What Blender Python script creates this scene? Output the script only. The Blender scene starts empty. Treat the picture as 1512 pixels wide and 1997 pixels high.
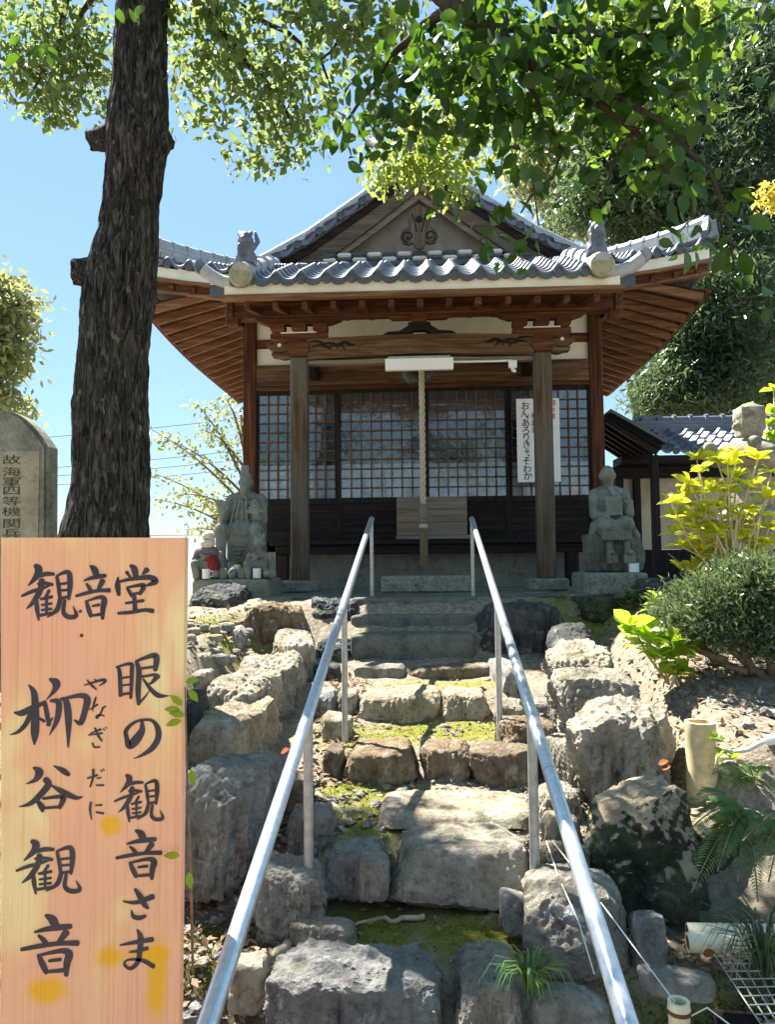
import bpy, bmesh, math, random
import numpy as np
from mathutils import Vector, Matrix, noise
R = math.radians
random.seed(7); rng = np.random.default_rng(7)
scene = bpy.context.scene
COL = scene.collection

# ------------------------------------------------------------------ camera
EYE = 1.7; F = 1500.0; W0, H0 = 1512, 1997
YAW, PITCH, ROLL = R(2.63), R(3.5), R(-0.55)
cam = bpy.data.cameras.new('camera'); camo = bpy.data.objects.new('camera', cam); COL.objects.link(camo)
CM = Matrix.Rotation(YAW, 3, 'Z') @ Matrix.Rotation(R(90) + PITCH, 3, 'X') @ Matrix.Rotation(ROLL, 3, 'Z')
camo.matrix_world = Matrix.Translation((0, 0, EYE)) @ CM.to_4x4()
cam.sensor_fit = 'VERTICAL'; cam.sensor_height = 36; cam.lens = F / H0 * 36
cam.clip_start = 0.05; cam.clip_end = 3000
scene.camera = camo

# ------------------------------------------------------------------ light
SUN_TO = Vector((-0.41, 0.41, 0.83)).normalized()      # towards the sun: behind the hall, a little to the left
sun_el = math.asin(SUN_TO.z); sun_az = math.atan2(SUN_TO.x, SUN_TO.y)
world = bpy.data.worlds.new("World"); scene.world = world; world.use_nodes = True
wn = world.node_tree; bg = wn.nodes['Background']
sky = wn.nodes.new('ShaderNodeTexSky'); sky.sky_type = 'NISHITA'; sky.sun_disc = False
sky.sun_elevation = sun_el; sky.sun_rotation = sun_az
sky.air_density = 1.0; sky.dust_density = 0.0; sky.ozone_density = 1.6
mixs = wn.nodes.new('ShaderNodeMix'); mixs.data_type = 'RGBA'; mixs.inputs['Factor'].default_value = 0.62
mixs.inputs[7].default_value = (1.9, 3.3, 4.5, 1)      # constant pale cyan mixed in evens the blue out
wn.links.new(sky.outputs[0], mixs.inputs[6]); wn.links.new(mixs.outputs[2], bg.inputs[0]); bg.inputs[1].default_value = 0.05
sl = bpy.data.lights.new('sun', 'SUN'); sl.energy = 5.0; sl.angle = R(0.5); sl.color = (1, 0.94, 0.84)
so = bpy.data.objects.new('sun', sl); COL.objects.link(so)
so.rotation_euler = SUN_TO.to_track_quat('Z', 'Y').to_euler(); so.location = (-6, 14, 18)
scene.view_settings.view_transform = 'Standard'; scene.view_settings.look = 'None'
scene.view_settings.exposure = 2.15; scene.view_settings.gamma = 1.0
scene.cycles.max_bounces = 8; scene.cycles.diffuse_bounces = 4; scene.cycles.transparent_max_bounces = 8
scene.cycles.use_denoising = True

def P(px, py, Y):
    """world point at world depth Y seen at photo pixel (px, py)"""
    d = CM @ Vector(((px - W0 / 2) / F, -(py - H0 / 2) / F, -1))
    k = Y / d.y
    return Vector((d.x * k, Y, EYE + d.z * k))
def PX(px, py, Y): return P(px, py, Y).x
def PZ(px, py, Y): return P(px, py, Y).z

# ------------------------------------------------------------------ materials
MATS = {}
def newmat(name):
    m = bpy.data.materials.new(name); m.use_nodes = True
    nt = m.node_tree; MATS[name] = m; nt.nodes['Principled BSDF'].inputs['Specular IOR Level'].default_value = 0.18
    return m, nt, nt.nodes['Principled BSDF']
def N(nt, t, **kw):
    n = nt.nodes.new(t)
    for k, v in kw.items():
        if k in n.inputs: n.inputs[k].default_value = v
        else: setattr(n, k, v)
    return n
def coords(nt, scale=(1, 1, 1), kind='Object', rot=(0, 0, 0)):
    tc = N(nt, 'ShaderNodeTexCoord'); mp = N(nt, 'ShaderNodeMapping')
    mp.inputs['Scale'].default_value = scale; mp.inputs['Rotation'].default_value = rot
    nt.links.new(tc.outputs[kind], mp.inputs[0]); return mp.outputs[0]
def noise_n(nt, vec, scale, detail=6, rough=0.6, dist=0.0):
    n = N(nt, 'ShaderNodeTexNoise'); n.inputs['Scale'].default_value = scale; n.inputs['Detail'].default_value = detail
    n.inputs['Roughness'].default_value = rough; n.inputs['Distortion'].default_value = dist
    nt.links.new(vec, n.inputs['Vector']); return n.outputs['Fac']
def ramp(nt, fac, stops):
    r = N(nt, 'ShaderNodeValToRGB'); e = r.color_ramp.elements
    while len(e) < len(stops): e.new(0.5)
    for i, (p, c) in enumerate(stops):
        e[i].position = p; e[i].color = (c[0], c[1], c[2], 1) if hasattr(c, '__len__') else (c, c, c, 1)
    nt.links.new(fac, r.inputs[0]); return r.outputs[0]
def mix(nt, a, b, fac, mode='MIX'):
    m = N(nt, 'ShaderNodeMix'); m.data_type = 'RGBA'; m.blend_type = mode
    for s, v in ((m.inputs['Factor'], fac), (m.inputs[6], a), (m.inputs[7], b)):
        if hasattr(v, 'is_linked'): nt.links.new(v, s)
        elif hasattr(v, '__len__'): s.default_value = (*v[:3], 1)
        else: s.default_value = v
    return m.outputs[2]
def bump(nt, bsdf, h, strength=0.4, dist=0.02):
    b = N(nt, 'ShaderNodeBump'); b.inputs['Strength'].default_value = strength; b.inputs['Distance'].default_value = dist
    nt.links.new(h, b.inputs['Height']); nt.links.new(b.outputs[0], bsdf.inputs['Normal'])
def math_n(nt, op, a, b=None):
    n = N(nt, 'ShaderNodeMath', operation=op)
    for i, v in enumerate((a, b)):
        if v is None: continue
        if hasattr(v, 'is_linked'): nt.links.new(v, n.inputs[i])
        else: n.inputs[i].default_value = v
    return n.outputs[0]

def wood(name, dark, mid, light, axis='z', rough=0.75, grey=None, knots=0.0):
    m, nt, b = newmat(name)
    sc = {'x': (1.2, 22, 22), 'y': (22, 1.2, 22), 'z': (22, 22, 1.2)}[axis]
    g = noise_n(nt, coords(nt, sc), 1.0, 8, 0.65, 0.6)
    f = noise_n(nt, coords(nt, tuple(s * 4 for s in sc)), 1.0, 5, 0.6)
    c = ramp(nt, g, [(0.28, dark), (0.5, mid), (0.72, light)])
    big = noise_n(nt, coords(nt), 1.3, 4, 0.6)
    if grey is not None:
        c = mix(nt, c, mix(nt, c, grey, 0.75), ramp(nt, big, [(0.42, 0), (0.62, 1)]))
    c = mix(nt, c, (0.25, 0.2, 0.16), ramp(nt, f, [(0.25, 0.75), (0.42, 0)]), 'MULTIPLY')
    nt.links.new(c, b.inputs['Base Color']); b.inputs['Roughness'].default_value = rough
    bump(nt, b, math_n(nt, 'ADD', g, math_n(nt, 'MULTIPLY', f, 0.5)), 0.5, 0.012)
    return m
for ax in 'xyz':
    wood('wood_red_' + ax, (0.022, 0.008, 0.004), (0.085, 0.031, 0.015), (0.19, 0.085, 0.04), ax)
    wood('wood_brown_' + ax, (0.03, 0.016, 0.008), (0.12, 0.068, 0.036), (0.25, 0.16, 0.09), ax)
    wood('wood_old_' + ax, (0.028, 0.018, 0.011), (0.10, 0.066, 0.042), (0.22, 0.16, 0.11), ax, grey=(0.13, 0.115, 0.092))
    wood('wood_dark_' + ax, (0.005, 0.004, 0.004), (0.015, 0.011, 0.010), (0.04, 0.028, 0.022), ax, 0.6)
wood('wood_pale_x', (0.11, 0.085, 0.06), (0.22, 0.17, 0.12), (0.36, 0.29, 0.21), 'x', grey=(0.2, 0.19, 0.17))
wood('wood_raft_x', (0.07, 0.032, 0.017), (0.19, 0.095, 0.05), (0.36, 0.2, 0.115), 'x')
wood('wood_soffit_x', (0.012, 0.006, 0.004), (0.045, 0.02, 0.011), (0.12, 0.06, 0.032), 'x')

def plaster(name, col, dirt, amount=0.4):
    m, nt, b = newmat(name)
    v = coords(nt, (1, 1, 0.6)); n1 = noise_n(nt, v, 2.5, 8, 0.7); n2 = noise_n(nt, coords(nt), 40, 4)
    nt.links.new(mix(nt, col, dirt, ramp(nt, n1, [(0.45, 0), (0.75, amount)])), b.inputs['Base Color'])
    b.inputs['Roughness'].default_value = 0.9; bump(nt, b, n2, 0.15, 0.004); return m
plaster('plaster_white', (0.80, 0.78, 0.68), (0.55, 0.5, 0.38), 0.6)
plaster('plaster_cream', (0.62, 0.52, 0.36), (0.25, 0.17, 0.08), 0.9)
plaster('gable_panel', (0.36, 0.33, 0.27), (0.15, 0.13, 0.11), 0.8)
plaster('white_plastic', (0.82, 0.82, 0.8), (0.7, 0.7, 0.66), 0.3)
plaster('sign_white', (0.84, 0.84, 0.83), (0.7, 0.7, 0.7), 0.4)

def stone(name, a, bcol, c, sc=3.0, lichen=None, moss=0.0, strength=0.8, speck=0.0, vert=False, rough=0.9, rnd=True):
    m, nt, b = newmat(name)
    co = coords(nt); n1 = noise_n(nt, co, sc, 10, 0.68, 0.3)
    n2 = noise_n(nt, coords(nt, (9, 9, 1.6) if vert else (6, 6, 6)), 1.5, 8, 0.7)
    n3 = noise_n(nt, co, 60, 5, 0.7)
    col = ramp(nt, n1, [(0.28, a), (0.5, bcol), (0.74, c)])
    col = mix(nt, col, (0.35, 0.32, 0.28), ramp(nt, n2, [(0.28, 0.85), (0.48, 0)]), 'MULTIPLY')
    vo = N(nt, 'ShaderNodeTexVoronoi', feature='DISTANCE_TO_EDGE'); vo.inputs['Scale'].default_value = 4.5
    wv = N(nt, 'ShaderNodeVectorMath', operation='ADD'); nv = N(nt, 'ShaderNodeTexNoise'); nv.inputs['Scale'].default_value = 5; nt.links.new(co, nv.inputs['Vector'])
    nt.links.new(coords(nt, (1, 1, 0.55)), wv.inputs[0]); nt.links.new(nv.outputs['Color'], wv.inputs[1]); nt.links.new(wv.outputs[0], vo.inputs['Vector'])
    crack = ramp(nt, vo.outputs['Distance'], [(0.0, 0), (0.035, 1)])
    n4 = noise_n(nt, co, 24, 9, 0.75)
    if strength > 0.5:
        col = mix(nt, col, (0.45, 0.42, 0.38), ramp(nt, n4, [(0.36, 0.8), (0.5, 0)]), 'MULTIPLY')
        col = mix(nt, (0.25, 0.22, 0.2), col, math_n(nt, 'MAXIMUM', crack, ramp(nt, n1, [(0.4, 1), (0.6, 0.25)])), 'MULTIPLY') if False else col
    if rnd:
        oi = N(nt, 'ShaderNodeObjectInfo')
        col = mix(nt, col, ramp(nt, oi.outputs['Random'], [(0, (0.78, 0.80, 0.86)), (0.5, (1, 1, 1)), (1, (1.0, 0.94, 0.84))]), 1.0, 'MULTIPLY')
    if lichen is not None:
        l = noise_n(nt, co, 7.0, 8, 0.75, 0.5)
        col = mix(nt, col, lichen, ramp(nt, l, [(0.56, 0), (0.64, 0.8)]))
    if speck:
        col = mix(nt, col, (0.02, 0.02, 0.02), ramp(nt, n3, [(0.35, speck), (0.5, 0)]))
    if moss:
        ge = N(nt, 'ShaderNodeNewGeometry'); sx = N(nt, 'ShaderNodeSeparateXYZ'); nt.links.new(ge.outputs['Normal'], sx.inputs[0])
        mo = noise_n(nt, co, 4.5, 8, 0.7)
        k = math_n(nt, 'MULTIPLY', ramp(nt, mo, [(0.5 - 0.1 * moss, 0), (0.62, 1)]), ramp(nt, sx.outputs[2], [(0.1, 0.25), (0.8, 1)]))
        col = mix(nt, col, ramp(nt, n3, [(0.3, (0.05, 0.08, 0.008)), (0.7, (0.17, 0.2, 0.025))]), math_n(nt, 'MULTIPLY', k, min(1, moss)))
    nt.links.new(col, b.inputs['Base Color']); b.inputs['Roughness'].default_value = rough
    h = math_n(nt, 'ADD', math_n(nt, 'MULTIPLY', n2, 1.0), math_n(nt, 'ADD', math_n(nt, 'MULTIPLY', n1, 0.6), math_n(nt, 'ADD', math_n(nt, 'MULTIPLY', n3, 0.22), math_n(nt, 'MULTIPLY', n4, 0.5))))
    if strength > 0.5: h = math_n(nt, 'ADD', h, math_n(nt, 'MULTIPLY', crack, 0.06))
    bump(nt, b, h, strength, 0.06 if strength > 0.5 else 0.02); return m
stone('rock_tan', (0.19, 0.16, 0.12), (0.40, 0.355, 0.285), (0.60, 0.555, 0.48), 3.2, (0.55, 0.53, 0.48), 0.25, vert=True)
stone('rock_grey', (0.14, 0.13, 0.12), (0.31, 0.30, 0.28), (0.52, 0.50, 0.465), 3.0, (0.52, 0.52, 0.5), 0.3)
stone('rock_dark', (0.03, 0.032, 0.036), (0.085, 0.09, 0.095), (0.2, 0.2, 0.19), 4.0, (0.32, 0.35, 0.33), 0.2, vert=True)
stone('rock_moss', (0.02, 0.025, 0.018), (0.06, 0.07, 0.045), (0.13, 0.13, 0.09), 4.0, (0.13, 0.18, 0.14), 0.9)
def lit_top_rock():  # dark green rock; sunlight painted in as tan on upward faces
    m = stone('rock_lit_top', (0.02, 0.026, 0.018), (0.05, 0.06, 0.04), (0.12, 0.13, 0.09), 4.0, (0.15, 0.2, 0.16), 0.3); nt = m.node_tree; b = nt.nodes['Principled BSDF']
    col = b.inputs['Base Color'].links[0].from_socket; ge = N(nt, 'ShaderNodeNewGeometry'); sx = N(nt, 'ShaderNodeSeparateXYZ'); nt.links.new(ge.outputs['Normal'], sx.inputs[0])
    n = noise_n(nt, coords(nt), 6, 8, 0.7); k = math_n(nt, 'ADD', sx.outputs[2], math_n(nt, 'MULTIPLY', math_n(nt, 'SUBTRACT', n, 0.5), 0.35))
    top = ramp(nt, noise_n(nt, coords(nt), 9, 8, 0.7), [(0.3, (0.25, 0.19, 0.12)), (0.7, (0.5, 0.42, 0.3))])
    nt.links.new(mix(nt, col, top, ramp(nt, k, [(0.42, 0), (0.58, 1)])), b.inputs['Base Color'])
lit_top_rock()
stone('rock_brown', (0.11, 0.08, 0.055), (0.25, 0.19, 0.135), (0.42, 0.35, 0.27), 3.5, (0.45, 0.42, 0.36), 0.3)
stone('statue_stone', (0.13, 0.14, 0.115), (0.215, 0.22, 0.18), (0.31, 0.305, 0.25), 5.0, None, 0.0, 0.10, 0.25, rnd=False)
stone('statue_dark', (0.10, 0.115, 0.10), (0.19, 0.205, 0.18), (0.29, 0.295, 0.26), 5.0, None, 0.0, 0.10, 0.25, rnd=False)
stone('seat_stone', (0.06, 0.07, 0.055), (0.13, 0.14, 0.115), (0.22, 0.22, 0.18), 6.0, None, 0.2, 0.4, 0.4, rnd=False)
stone('granite', (0.15, 0.16, 0.13), (0.28, 0.28, 0.24), (0.42, 0.42, 0.37), 14.0, None, 0.25, 0.5, 0.8, rnd=False)
stone('concrete', (0.15, 0.16, 0.13), (0.24, 0.24, 0.20), (0.33, 0.32, 0.27), 3.0, None, 0.35, 0.25, 0.3, rnd=False)
stone('step_stone', (0.06, 0.065, 0.065), (0.13, 0.135, 0.13), (0.23, 0.23, 0.22), 4.0, None, 0.45, 0.4, 0.4, rnd=False)
stone('monument_stone', (0.13, 0.125, 0.10), (0.24, 0.23, 0.18), (0.36, 0.34, 0.27), 5.0, (0.3, 0.31, 0.27), 0.2, 0.4, 0.4, rnd=False)
stone('panel_stone', (0.24, 0.21, 0.14), (0.36, 0.32, 0.22), (0.46, 0.42, 0.31), 5.0, None, 0.2, 0.3, 0.2, rnd=False)
stone('lantern_stone', (0.14, 0.13, 0.10), (0.32, 0.30, 0.23), (0.5, 0.47, 0.38), 6.0, (0.08, 0.08, 0.075), 0.35, 0.5, 0.4, rnd=False)

def tile_mat(name, a, b_, rough):
    m, nt, b = newmat(name)
    n = noise_n(nt, coords(nt), 5, 8, 0.7); n2 = noise_n(nt, coords(nt), 60, 3)
    nt.links.new(ramp(nt, n, [(0.3, a), (0.7, b_)]), b.inputs['Base Color'])
    nt.links.new(ramp(nt, n2, [(0.3, rough - 0.1), (0.7, rough + 0.1)]), b.inputs['Roughness'])
    b.inputs['Specular IOR Level'].default_value = 0.6; bump(nt, b, n2, 0.05, 0.003); return m
tile_mat('tile', (0.07, 0.08, 0.115), (0.15, 0.17, 0.225), 0.46)
tile_mat('tile_pale', (0.24, 0.26, 0.29), (0.44, 0.46, 0.5), 0.5)
tile_mat('tile_white', (0.7, 0.7, 0.66), (0.8, 0.79, 0.74), 0.7)
tile_mat('tile_dark', (0.05, 0.055, 0.065), (0.10, 0.11, 0.125), 0.5)

def simple(name, col, rough=0.5, metal=0.0, var=0.25, scale=20, bumpv=0.1):
    m, nt, b = newmat(name); n = noise_n(nt, coords(nt), scale, 6, 0.65)
    nt.links.new(ramp(nt, n, [(0.3, tuple(c * (1 - var) for c in col)), (0.7, tuple(min(1, c * (1 + var)) for c in col))]), b.inputs['Base Color'])
    b.inputs['Roughness'].default_value = rough; b.inputs['Metallic'].default_value = metal; b.inputs['Specular IOR Level'].default_value = 0.5 if rough < 0.5 else 0.2
    if bumpv: bump(nt, b, n, bumpv, 0.004)
    return m
simple('galvanised', (0.62, 0.66, 0.72), 0.34, 0.75, 0.16, 35, 0.05)
simple('post_metal', (0.42, 0.42, 0.40), 0.5, 0.5, 0.25, 30, 0.08)
simple('ink', (0.028, 0.02, 0.035), 0.45, 0, 0.8, 9)
simple('ink_fresh', (0.012, 0.012, 0.013), 0.7, 0, 0.3, 30)
simple('ink_red', (0.5, 0.07, 0.05), 0.7, 0, 0.2, 30)
simple('rope', (0.5, 0.43, 0.32), 0.9, 0, 0.3, 60, 0.4)
simple('bronze', (0.05, 0.06, 0.055), 0.45, 0.6, 0.4, 15)
simple('china_white', (0.82, 0.83, 0.84), 0.25, 0, 0.04, 10, 0)
simple('red_cloth', (0.24, 0.03, 0.022), 0.9, 0, 0.4, 40, 0.4)
simple('pale_cloth', (0.6, 0.52, 0.42), 0.9, 0, 0.3, 40, 0.4)
simple('glass_blue', (0.55, 0.68, 0.8), 0.2, 0, 0.1, 10, 0)
simple('bamboo', (0.55, 0.45, 0.26), 0.5, 0, 0.3, 18, 0.1)
simple('bamboo_dark', (0.16, 0.06, 0.03), 0.8, 0, 0.4, 18, 0.1)
simple('bamboo_pale', (0.72, 0.64, 0.45), 0.45, 0, 0.2, 18, 0.1)
simple('hose_grey', (0.62, 0.62, 0.6), 0.45, 0, 0.1, 10, 0)
simple('string', (0.7, 0.68, 0.6), 0.8, 0, 0.1, 10, 0)
simple('wire', (0.06, 0.06, 0.07), 0.6, 0, 0.1, 10, 0)
simple('twig', (0.20, 0.14, 0.09), 0.9, 0, 0.45, 25, 0.4)
simple('branch_dark', (0.05, 0.037, 0.028), 0.9, 0, 0.5, 25, 0.5)
simple('root', (0.42, 0.35, 0.25), 0.85, 0, 0.35, 25, 0.4)
simple('dead_leaf', (0.22, 0.11, 0.05), 0.8, 0, 0.6, 9, 0.1)
simple('dead_leaf_red', (0.3, 0.06, 0.015), 0.7, 0, 0.5, 9, 0.1)
simple('interior', (0.02, 0.017, 0.015), 0.9, 0, 0.2, 5, 0)

def bark():
    m, nt, b = newmat('bark')
    g = noise_n(nt, coords(nt, (38, 38, 6.5)), 1.0, 8, 0.72, 1.2); n = noise_n(nt, coords(nt), 3, 5)
    c = ramp(nt, g, [(0.40, (0.006, 0.005, 0.005)), (0.52, (0.075, 0.066, 0.058)), (0.66, (0.25, 0.22, 0.19))])
    c = mix(nt, c, (0.045, 0.06, 0.03), ramp(nt, n, [(0.5, 0), (0.66, 0.5)]))
    l = noise_n(nt, coords(nt, (1, 1, 0.55)), 13, 4, 0.5)
    c = mix(nt, c, (0.36, 0.40, 0.34), ramp(nt, l, [(0.665, 0), (0.69, 0.55)]))
    nt.links.new(c, b.inputs['Base Color']); b.inputs['Roughness'].default_value = 0.95
    bump(nt, b, g, 1.0, 0.08)
bark()

def leaf(name, cols, trans, gloss=0.35, tw=0.45):
    m, nt, b = newmat(name)
    ge = N(nt, 'ShaderNodeNewGeometry')
    c = ramp(nt, ge.outputs['Random Per Island'], [(i / (len(cols) - 1), k) for i, k in enumerate(cols)])
    nt.links.new(c, b.inputs['Base Color']); b.inputs['Roughness'].default_value = gloss
    b.inputs['Specular IOR Level'].default_value = 0.4; tr = N(nt, 'ShaderNodeBsdfTranslucent'); nt.links.new(mix(nt, c, trans, 0.75), tr.inputs[0])
    ms = N(nt, 'ShaderNodeMixShader'); ms.inputs[0].default_value = tw
    nt.links.new(b.outputs[0], ms.inputs[1]); nt.links.new(tr.outputs[0], ms.inputs[2])
    nt.links.new(ms.outputs[0], nt.nodes['Material Output'].inputs[0])
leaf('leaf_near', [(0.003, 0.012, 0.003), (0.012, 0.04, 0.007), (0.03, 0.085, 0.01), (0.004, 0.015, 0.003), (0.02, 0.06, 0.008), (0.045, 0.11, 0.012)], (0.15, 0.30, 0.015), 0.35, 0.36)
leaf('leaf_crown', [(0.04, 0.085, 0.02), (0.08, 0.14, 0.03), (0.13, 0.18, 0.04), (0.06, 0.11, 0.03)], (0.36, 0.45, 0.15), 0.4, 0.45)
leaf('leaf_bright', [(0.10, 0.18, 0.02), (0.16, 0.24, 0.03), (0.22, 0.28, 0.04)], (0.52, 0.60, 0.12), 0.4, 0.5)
leaf('leaf_back', [(0.012, 0.03, 0.014), (0.025, 0.055, 0.025), (0.05, 0.085, 0.04), (0.02, 0.04, 0.02)], (0.2, 0.3, 0.11), 0.35, 0.36)
leaf('leaf_pale', [(0.10, 0.15, 0.05), (0.16, 0.19, 0.07), (0.2, 0.21, 0.1)], (0.48, 0.5, 0.2), 0.4, 0.45)
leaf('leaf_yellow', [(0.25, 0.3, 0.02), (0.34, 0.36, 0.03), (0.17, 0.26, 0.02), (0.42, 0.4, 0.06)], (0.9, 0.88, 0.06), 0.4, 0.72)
leaf('leaf_maple', [(0.4, 0.34, 0.04), (0.45, 0.3, 0.05), (0.3, 0.33, 0.05)], (0.85, 0.72, 0.12), 0.5, 0.5)
leaf('leaf_fresh', [(0.09, 0.2, 0.015), (0.15, 0.28, 0.02), (0.2, 0.3, 0.03)], (0.6, 0.8, 0.05), 0.35, 0.6)
leaf('leaf_juniper', [(0.02, 0.045, 0.015), (0.05, 0.085, 0.03), (0.16, 0.2, 0.12), (0.03, 0.06, 0.02)], (0.22, 0.3, 0.1), 0.3, 0.3)
leaf('leaf_fern', [(0.03, 0.09, 0.025), (0.07, 0.16, 0.045), (0.16, 0.25, 0.11)], (0.5, 0.62, 0.2), 0.3, 0.4)
leaf('leaf_shade', [(0.012, 0.035, 0.01), (0.03, 0.07, 0.015)], (0.1, 0.2, 0.02), 0.45, 0.3)
leaf('leaf_moss', [(0.045, 0.055, 0.006), (0.10, 0.11, 0.012), (0.17, 0.16, 0.03)], (0.22, 0.22, 0.03), 0.85, 0.2)
leaf('leaf_litter', [(0.16, 0.10, 0.055), (0.28, 0.19, 0.11), (0.1, 0.055, 0.03), (0.38, 0.29, 0.19), (0.22, 0.07, 0.03)], (0.3, 0.2, 0.1), 0.7, 0.15)

def ground_mat():
    m, nt, b = newmat('soil')
    co = coords(nt, kind='Object'); n1 = noise_n(nt, co, 2.2, 8, 0.7); n2 = noise_n(nt, co, 26, 8, 0.7); n3 = noise_n(nt, co, 110, 4, 0.7)
    c = ramp(nt, n2, [(0.3, (0.13, 0.105, 0.078)), (0.5, (0.26, 0.22, 0.165)), (0.72, (0.42, 0.37, 0.29))])
    c = mix(nt, c, (0.5, 0.46, 0.38), ramp(nt, n3, [(0.62, 0), (0.7, 0.6)]))
    at = N(nt, 'ShaderNodeAttribute'); at.attribute_name = 'moss'
    mk = math_n(nt, 'MULTIPLY', at.outputs['Fac'], ramp(nt, noise_n(nt, co, 5, 7, 0.75), [(0.30, 0), (0.50, 1)]))
    c = mix(nt, c, ramp(nt, n3, [(0.3, (0.09, 0.10, 0.012)), (0.7, (0.27, 0.27, 0.05))]), mk)
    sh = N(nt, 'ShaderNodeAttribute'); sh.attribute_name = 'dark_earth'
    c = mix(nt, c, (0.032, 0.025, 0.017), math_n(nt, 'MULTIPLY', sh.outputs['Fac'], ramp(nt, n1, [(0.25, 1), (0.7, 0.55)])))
    nt.links.new(c, b.inputs['Base Color']); b.inputs['Roughness'].default_value = 0.95
    bump(nt, b, math_n(nt, 'ADD', n2, math_n(nt, 'MULTIPLY', n3, 0.6)), 0.8, 0.025)
ground_mat()

GZS = 0.115
def sign_mat():
    m, nt, b = newmat('sign_wood')
    g = noise_n(nt, coords(nt, (130, 130, 1.8)), 1.0, 7, 0.65, 0.5); big = noise_n(nt, coords(nt, (4, 4, 2.0)), 1.0, 3, 0.5, 0.6)
    c = ramp(nt, big, [(0.44, (0.94, 0.46, 0.28)), (0.55, (0.95, 0.51, 0.28)), (0.66, (0.96, 0.71, 0.35))])
    tc = N(nt, 'ShaderNodeTexCoord'); wob = noise_n(nt, coords(nt, (9, 9, 5)), 1.0, 3, 0.5)
    for sx_, sz_, rx_, rz_ in SIGN_STAINS:      # resin stains in the board
        v = N(nt, 'ShaderNodeVectorMath', operation='SUBTRACT'); nt.links.new(tc.outputs['Object'], v.inputs[0]); v.inputs[1].default_value = (sx_, 0, sz_)
        w = N(nt, 'ShaderNodeVectorMath', operation='MULTIPLY'); nt.links.new(v.outputs[0], w.inputs[0]); w.inputs[1].default_value = (1 / rx_, 0, 1 / rz_)
        L = N(nt, 'ShaderNodeVectorMath', operation='LENGTH'); nt.links.new(w.outputs[0], L.inputs[0])
        k = math_n(nt, 'ADD', L.outputs['Value'], math_n(nt, 'MULTIPLY', math_n(nt, 'SUBTRACT', wob, 0.5), 1.6))
        c = mix(nt, c, (0.94, 0.45, 0.01), ramp(nt, k, [(0.45, 0.9), (0.95, 0)]))
    c = mix(nt, c, (0.72, 0.56, 0.42), ramp(nt, g, [(0.34, 0.42), (0.5, 0)]), 'MULTIPLY')
    nt.links.new(c, b.inputs['Base Color']); b.inputs['Roughness'].default_value = 0.4
    bump(nt, b, g, 0.12, 0.003)
_sb = (PX(178, 1100, 2.0), 0.02)
SIGN_STAINS = [(PX(px, py, 2.0) - _sb[0], PZ(px, py, 2.0) - GZS, rx / F * 2.0, rz / F * 2.0) for px, py, rx, rz in ((95, 1935, 48, 32), (305, 1915, 34, 85), (215, 1868, 40, 30), (212, 1610, 24, 22), (290, 1862, 60, 20))]
sign_mat()

def pane_mat():
    m, nt, b = newmat('pane')
    w = noise_n(nt, coords(nt, (1, 1, 1)), 9, 4, 0.6, 0.4)
    # object z: paper behind the top rows, dark room behind the middle, sky reflection painted below
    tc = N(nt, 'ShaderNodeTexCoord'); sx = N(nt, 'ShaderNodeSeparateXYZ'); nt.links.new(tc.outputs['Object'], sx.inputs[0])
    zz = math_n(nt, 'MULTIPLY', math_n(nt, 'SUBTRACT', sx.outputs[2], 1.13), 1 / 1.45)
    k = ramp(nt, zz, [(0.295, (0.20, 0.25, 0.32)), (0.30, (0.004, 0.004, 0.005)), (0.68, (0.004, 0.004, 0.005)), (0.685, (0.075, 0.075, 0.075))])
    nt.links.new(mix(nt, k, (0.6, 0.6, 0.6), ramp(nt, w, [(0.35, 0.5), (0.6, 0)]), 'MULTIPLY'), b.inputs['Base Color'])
    b.inputs['Roughness'].default_value = 0.06; b.inputs['Specular IOR Level'].default_value = 1.0; b.inputs['Coat IOR'].default_value = 1.7
    b.inputs['Coat Weight'].default_value = 1.0; b.inputs['Coat Roughness'].default_value = 0.03
    bump(nt, b, w, 0.25, 0.03)
pane_mat()

# ------------------------------------------------------------------ object helpers
def tag(o, label=None, cat=None, group=None, kind=None):
    if label: o['label'] = label
    if cat: o['category'] = cat
    if group: o['group'] = group
    if kind: o['kind'] = kind
    return o
def empty(name, loc, label, cat, group=None):
    o = bpy.data.objects.new(name, None); COL.objects.link(o); o.location = loc; o.empty_display_size = 0.2
    return tag(o, label, cat, group)
def wloc(o):
    v = Vector((0, 0, 0))
    while o: v += Vector(o.location); o = o.parent
    return v
def put(name, me, mat, parent=None, base=None, smooth=False):
    """link a mesh given in world coordinates; origin goes to the parent's base or to its own foot"""
    n = len(me.vertices); co = np.empty(n * 3, np.float32); me.vertices.foreach_get('co', co); co = co.reshape(-1, 3)
    if parent is not None: b = np.array(wloc(parent)); loc = (0, 0, 0)
    else:
        b = np.array(base) if base is not None else np.array([(co[:, 0].min() + co[:, 0].max()) / 2, (co[:, 1].min() + co[:, 1].max()) / 2, co[:, 2].min()]); loc = tuple(b)
    me.vertices.foreach_set('co', (co - b.astype(np.float32)).ravel())
    o = bpy.data.objects.new(name, me); COL.objects.link(o); o.location = loc
    if parent is not None: o.parent = parent
    me.materials.clear(); me.materials.append(MATS[mat] if isinstance(mat, str) else mat)
    if smooth: me.polygons.foreach_set('use_smooth', np.ones(len(me.polygons), bool))
    me.update(); return o
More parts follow.
